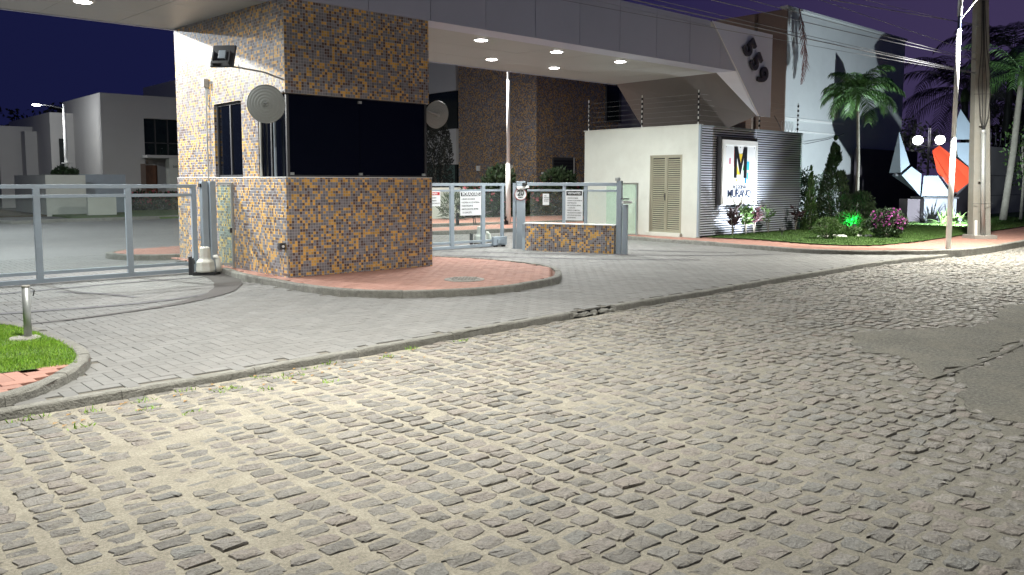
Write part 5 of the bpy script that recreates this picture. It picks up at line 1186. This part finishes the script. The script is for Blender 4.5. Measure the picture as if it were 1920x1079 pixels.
bush('hedge', 'flowering dark hedge seen through the middle gate below the mosaic tower', 'hedge', (24.2, 26.3, .12), 2.6, .8, 1.5, 5200, .16, .09, 'leaf', 'box', .05, 'pinkflower', stems=False)
bush('hedge', 'flowering dark hedge seen through the visitors glass barrier', 'hedge', (27.6, 24.6, .12), 1.6, .8, 1.5, 3000, .16, .09, 'leaf', 'box', .05, 'pinkflower', stems=False)
bush('shrub', 'leafy green shrub left of the lamp post base', 'shrub', (22.9, 26.0, .9), .75, .6, 1.35, 1500, .20, .10, 'leaf', 'ellip')
bush('shrub', 'leafy green shrub right of the lamp post over the post', 'shrub', (25.4, 24.9, 1.0), .80, .6, 1.15, 1500, .20, .10, 'leaf', 'ellip')
bush('columnar_conifer', 'rounded dark columnar conifer beside the grey house', 'conifer', (23.25, 30.7, .1), .72, .72, 4.5, 5000, .14, .06, 'leafdark', 'column')
bush('shrub', 'spiky dark plant behind the attention sign', 'shrub', (19.2, 24.4, .15), .55, .5, .9, 500, .35, .03, 'leaf', 'ellip')
bush('hedge', 'red leaved planting in front of the white house', 'hedge', (14.0, 43.6, .12), 2.0, .5, .95, 2600, .2, .12, 'leaf', 'box', .09, 'pinkflower', stems=False)
bush('shrub', 'dark shrub on top of the low front wall by the street lamp', 'shrub', (10.3, 42.0, 1.6), .55, .4, .6, 700, .16, .09, 'leaf', 'ellip')
bush('hedge', 'dark green hedge far along the inner street', 'hedge', (8.0, 55, .12), 1.4, 2.5, .8, 1800, .25, .14, 'leaf', 'box', stems=False)
# spiky rosettes
def rosette(name, label, cat, c, n, L, W, mat, spread=1.0, group=None, segs=3):
    c = Vector(c); t = thing(name, label, cat, tuple(c), group)
    for k in range(n):
        a = random.uniform(0, 6.28); el = random.uniform(.25, 1.35); l = L*random.uniform(.7, 1.15); vs = []; fs = []
        for i in range(segs+1):
            s_ = i/segs; r_ = l*s_*math.cos(el)*spread; z_ = l*s_*math.sin(el)-l*.28*s_*s_*math.cos(el)
            wv = W*(1-s_)**.7*(.6+.4*math.sin(min(1, s_*2)*1.57)); d = Vector((math.cos(a), math.sin(a), 0)); sd = Vector((-d.y, d.x, 0))
            p = c+d*r_+Vector((0, 0, z_)); vs += [p-sd*wv/2, p-Vector((0, 0, wv*.2)), p+sd*wv/2]
        for i in range(segs):
            for j in range(2): fs.append((3*i+j, 3*i+j+1, 3*i+j+4, 3*i+j+3))
        MB().add(vs, fs).build('leaf_blade', M[mat], t)
    return t
rosette('striped_plant', 'bright striped spiky plant cluster before the pedestal', 'plant', (30.15, 10.95, .17), 34, .72, .09, 'agave')
rosette('striped_plant', 'second striped spiky plant just right of the pedestal centre', 'plant', (30.45, 10.62, .17), 26, .62, .09, 'agave')
rosette('striped_plant', 'striped spiky plant between white pole and utility pole', 'plant', (30.75, 10.15, .17), 24, .6, .09, 'agave')
rosette('dark_spiky_plant', 'dark spiky plant at the left foot of the pedestal', 'plant', (29.65, 11.35, .17), 14, .6, .11, 'leafdark')
# cordylines by the sign wall
def cordyline(label, c, h, n, mat, nst=3):
    c = Vector(c); t = thing('cordyline', label, 'plant', tuple(c), None)
    for s_ in range(nst):
        dx, dy = random.uniform(-.18, .18), random.uniform(-.05, .08); hh = h*random.uniform(.65, 1)
        top = c+Vector((dx, dy, hh)); MB().tube([c, c+Vector((dx*.5, dy*.5, hh*.5)), top], [.012, .009, .006], 5).build('stem', M['bark'], t)
        mb = MB()
        for k in range(n):
            a = random.uniform(0, 6.28); z_ = random.uniform(.45, 1.0)
            leafquad(mb, c+Vector((dx*z_, dy*z_, hh*z_)), Vector((math.cos(a), math.sin(a), random.uniform(.0, 1.1))), rv(), .24*random.uniform(.7, 1.2), .06)
        mb.build('leaf_head', M[mat], t)
cordyline('dark leafed plant directly under the left of the lightbox sign', (19.0, 12.15, .17), .80, 26, 'redleaf', 4)
cordyline('green leafy plant under the middle of the lightbox sign', (19.75, 12.2, .17), .78, 30, 'limeleaf', 4)
cordyline('dark red plant just right of the green one below the sign', (20.15, 12.2, .17), .72, 26, 'redleaf', 4)
cordyline('thin upright green plant right of the lightbox sign', (20.9, 12.2, .17), .92, 16, 'limeleaf', 2)
cordyline('sparse dark plant near the right end of the ribbed wall', (22.4, 12.2, .17), .75, 16, 'redleaf', 3)
# palms
def palm(name, label, base, top, r0, r1, nf, L, mat, droop=1.0, leafl=.34, lw=.035, seg=14, up=1.25, group=None, trunk='bark', nl=22):
    base, top = Vector(base), Vector(top); t = thing(name, label, 'palm tree', tuple(base), group)
    mid = (base+top)/2+Vector((.05, -.03, 0)); pts = [base.lerp(mid, k/4) for k in range(4)]+[mid.lerp(top, k/4) for k in range(5)]
    MB().tube(pts, [r0+(r1-r0)*i/8 for i in range(9)], 10).build('trunk', M[trunk], t, smooth=True)
    MB().tube([top-Vector((0, 0, .45)), top-Vector((0, 0, .1)), top+Vector((0, 0, .25))], [r1*1.35, r1*1.5, r1*.7], 10).build('crownshaft', M['limeleaf'], t, smooth=True)
    for k in range(nf):
        a = k*2.399+random.uniform(-.25, .25); el = up-(k/nf)*1.55+random.uniform(-.1, .1); l = L*random.uniform(.85, 1.1)
        d = Vector((math.cos(a), math.sin(a), 0)); p = top.copy()+Vector((0, 0, .12)); P_ = [p.copy()]; ang = el
        for i in range(seg): ang -= droop*(1.7/seg)*(.5+i/seg); p = p+(d*math.cos(ang)+Vector((0, 0, math.sin(ang))))*(l/seg); P_.append(p.copy())
        mb = MB(); mb.tube(P_, [.016*(1-i/(seg+2)) for i in range(seg+1)], 4)
        side = Vector((-d.y, d.x, 0))
        for i in range(nl):
            s_ = .12+.86*i/nl; f_ = s_*seg; j = min(int(f_), seg-1); q_ = P_[j].lerp(P_[j+1], f_-j); tan = (P_[j+1]-P_[j]).normalized()
            ll = leafl*(math.sin(s_*2.6+.35)*.9+.15)*random.uniform(.85, 1.1)
            for sg in (-1, 1):
                dd = (side*sg*.85+tan*.65+Vector((0, 0, -.30*droop+random.uniform(-.15, .2)))).normalized(); nn = tan.cross(dd).normalized(); w2 = tan*lw*.5
                b_ = q_+dd*ll*.55+Vector((0, 0, .015)); e2 = q_+dd*ll+Vector((0, 0, -ll*.28))
                mb.add([q_-w2*.7, q_+w2*.7, b_+w2, b_-w2, e2], [(0, 1, 2, 3), (3, 2, 4)])
        mb.build('frond', M[mat], t)
    return t
palm('palm_tree', 'lit young palm in front of the floodlit wall', (27.83, 12.91, .1), (27.62, 12.91, 4.45), .062, .042, 21, 1.60, 'palmleaf', 1.15, .50, .05, up=1.5, nl=26)
palm('palm_tree', 'pale trunked palm at the right edge by the boundary wall', (34.6, 10.4, .1), (35.2, 10.2, 5.6), .13, .10, 16, 2.6, 'palmleaf', 1.0, .5, .05)
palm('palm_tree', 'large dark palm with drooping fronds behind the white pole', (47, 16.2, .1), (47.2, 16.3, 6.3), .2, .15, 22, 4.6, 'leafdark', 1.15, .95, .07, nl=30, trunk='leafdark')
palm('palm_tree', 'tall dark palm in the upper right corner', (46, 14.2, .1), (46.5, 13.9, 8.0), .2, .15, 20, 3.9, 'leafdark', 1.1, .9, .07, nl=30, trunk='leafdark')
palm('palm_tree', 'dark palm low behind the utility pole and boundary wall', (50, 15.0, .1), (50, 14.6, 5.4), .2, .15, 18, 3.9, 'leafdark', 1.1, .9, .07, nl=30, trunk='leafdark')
fr_ = thing('hanging_frond', 'dry reddish palm frond hanging down the tall wall beside its left corner', 'palm frond', (28.8, 15.75, 7.8))
P_ = [Vector((28.62+.32*math.sin(i/12*2.2), 15.72-.10*math.sin(i/12*3), 7.98-2.75*(i/12)**1.05)) for i in range(13)]
MB().tube(P_, [.02-.001*i for i in range(13)], 5).build('rachis', M['drywood'] if 'drywood' in M else M.setdefault('drywood', surf('dry_frond', (.17, .075, .065), .8, .3, 4, 60, 0)), fr_)
mb = MB()
for i in range(46):
    s_ = .08+.9*i/46; f_ = s_*12; j_ = min(int(f_), 11); q_ = P_[j_].lerp(P_[j_+1], f_-j_); ll = .62*math.sin(s_*2.5+.5)*random.uniform(.8, 1.1)
    for sg in (-1, 1): leafquad(mb, q_, Vector((sg*random.uniform(.25, .55), random.uniform(-.2, .05), -.85)), Vector((0, 1, 0)), ll, .05)
mb.build('leaflets', M['drywood'], fr_)
def tree(label, c, h, rad, n, L, mat, trunkh=.45):
    c = Vector(c); t = thing('tree', label, 'tree', tuple(c)); MB().tube([c, c+Vector((.1, 0, h*trunkh)), c+Vector((0, .1, h*.8))], [rad*.08, rad*.05, rad*.02], 7).build('trunk', M['bark'], t)
    mb = MB(); sd = random.uniform(0, 50)
    for k in range(5):
        a = random.uniform(0, 6.28); MB().tube([c+Vector((0, 0, h*trunkh)), c+Vector((math.cos(a)*rad*.5, math.sin(a)*rad*.5, h*.75))], [rad*.035, rad*.012], 5).build('limb', M['bark'], t)
    k = 0
    while k < n:
        v = rv(); q = Vector((v.x*rad, v.y*rad, h*(.66+v.z*.36)))
        if noise.noise(q*(1.9/rad)+Vector((sd, 0, 0))) < -.02: k += .2; continue
        leafquad(mb, c+q, rv(), rv(), L*random.uniform(.6, 1.3), L*.5); k += 1
    o = mb.build('crown', M[mat], t); o['kind'] = 'stuff'
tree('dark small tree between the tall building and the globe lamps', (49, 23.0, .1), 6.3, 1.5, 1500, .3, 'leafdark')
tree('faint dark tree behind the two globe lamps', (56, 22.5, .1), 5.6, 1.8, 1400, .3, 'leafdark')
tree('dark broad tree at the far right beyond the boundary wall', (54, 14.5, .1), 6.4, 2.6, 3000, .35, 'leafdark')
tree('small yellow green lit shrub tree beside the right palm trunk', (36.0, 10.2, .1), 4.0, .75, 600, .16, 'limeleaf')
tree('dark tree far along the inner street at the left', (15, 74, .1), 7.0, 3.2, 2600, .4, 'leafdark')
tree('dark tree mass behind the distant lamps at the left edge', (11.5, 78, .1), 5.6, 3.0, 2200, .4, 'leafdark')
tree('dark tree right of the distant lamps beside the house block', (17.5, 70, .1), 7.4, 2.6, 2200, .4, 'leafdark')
# weeds growing along the road kerb
for i, (wx, wy) in enumerate([(1.22, 6.17), (1.6, 6.1), (1.95, 6.15), (2.3, 6.22), (2.55, 6.05), (2.9, 6.26), (3.1, 6.1), (3.35, 6.25), (2.75, 5.85), (3.6, 6.32), (4.1, 6.2), (1.42, 5.75), (4.5, 6.38), (1.9, 5.9), (3.25, 5.75), (2.1, 5.6), (5.1, 6.35)]):
    mb = MB(); big = i in (0, 4, 6)
    for k in range(60 if big else 26):
        a = random.uniform(0, 6.28); r_ = random.random()**.5*(.13 if big else .08); p = Vector((wx+math.cos(a)*r_, wy+math.sin(a)*r_*.6, -.012)); leafquad(mb, p, Vector((random.uniform(-1, 1), random.uniform(-1, 1), random.uniform(.3, 1.3))), rv(), random.uniform(.02, .055), .008)
    o = mb.build('weed', M['grass']); tag(o, ('bushy weed clump against the kerb at the far left of the driveway edge' if i == 0 else 'small green weed tuft growing between the cobbles along the driveway kerb'), 'weed', 'weed tufts along the driveway kerb')
lt = MB()
for i in range(40):
    wx = random.uniform(1.3, 4.5); wy = kerby(wx)-random.uniform(.05, .5)
    lt.add([(wx, wy, .004), (wx+.03, wy+.01, .010), (wx+.045, wy+.03, .006), (wx+.01, wy+.025, .012)], [(0, 1, 2, 3)])
o = lt.build('leaf_litter', surf('dry_leaf', (.30, .19, .08), .8, .3, 4, 60, 0)); tag(o, 'scattered dry leaf litter on the sand along the driveway kerb', 'leaf litter', kind='stuff')
# wheelbarrow
wb_ = thing('wheelbarrow', 'dark wheelbarrow parked behind the residents sign', 'wheelbarrow', (17.4, 21.3, .15))
wc = Vector((17.05, 21.45, .36)); m = MB()
n = 20
m.lathe([(.13, -.04), (.20, -.05), (.21, 0), (.20, .05), (.13, .04)], wc, 20, (.75, -.66, 0)); m.build('tyre', M['rubber'], wb_)
MB().lathe([(.02, -.05), (.13, -.03), (.13, .03), (.02, .05)], wc, 14, (.75, -.66, 0)).build('rim', M['galv'], wb_)
dv = Vector((.75, -.66, 0)); 
dv2 = Vector((.68, -.73, 0))
m = MB()
for s_ in (-.22, .22):
    o_ = Vector((.73, .68, 0))*s_
    m.tube([wc+o_*.4, wc+dv2*.5+o_+Vector((0, 0, .12)), wc+dv2*1.15+o_+Vector((0, 0, .25))], .018, 6)
    m.tube([wc+dv2*.55+o_+Vector((0, 0, .10)), wc+dv2*.62+o_+Vector((0, 0, -.36))], .016, 6)
m.build('frame', M['steel_dark'], wb_)
b1 = wc+dv2*.45+Vector((0, 0, .15)); P_ = []
for (l_, w_, z_) in ((.25, .18, 0), (.45, .32, .30)):
    for a, b in ((-1, -1), (1, -1), (1, 1), (-1, 1)): P_.append(b1+dv2*l_*a+Vector((.73, .68, 0))*w_*b+Vector((0, 0, z_)))
MB().add(P_, [(0, 1, 2, 3), (0, 4, 5, 1), (1, 5, 6, 2), (2, 6, 7, 3), (3, 7, 4, 0)]).build('tray', M['rubber'], wb_)
ty = thing('old_tyre', 'black half tyre lying beside the wheelbarrow', 'tyre', (18.0, 20.6, .2))
m = MB()
m.tube([Vector((17.75, 20.85, .17))+Vector((.68, -.73, 0))*(.36-.36*math.cos(a))+Vector((0, 0, .42*math.sin(a))) for a in [i*math.pi/12 for i in range(7, 13)]], .07, 8); m.build('tread', M['rubber'], ty)
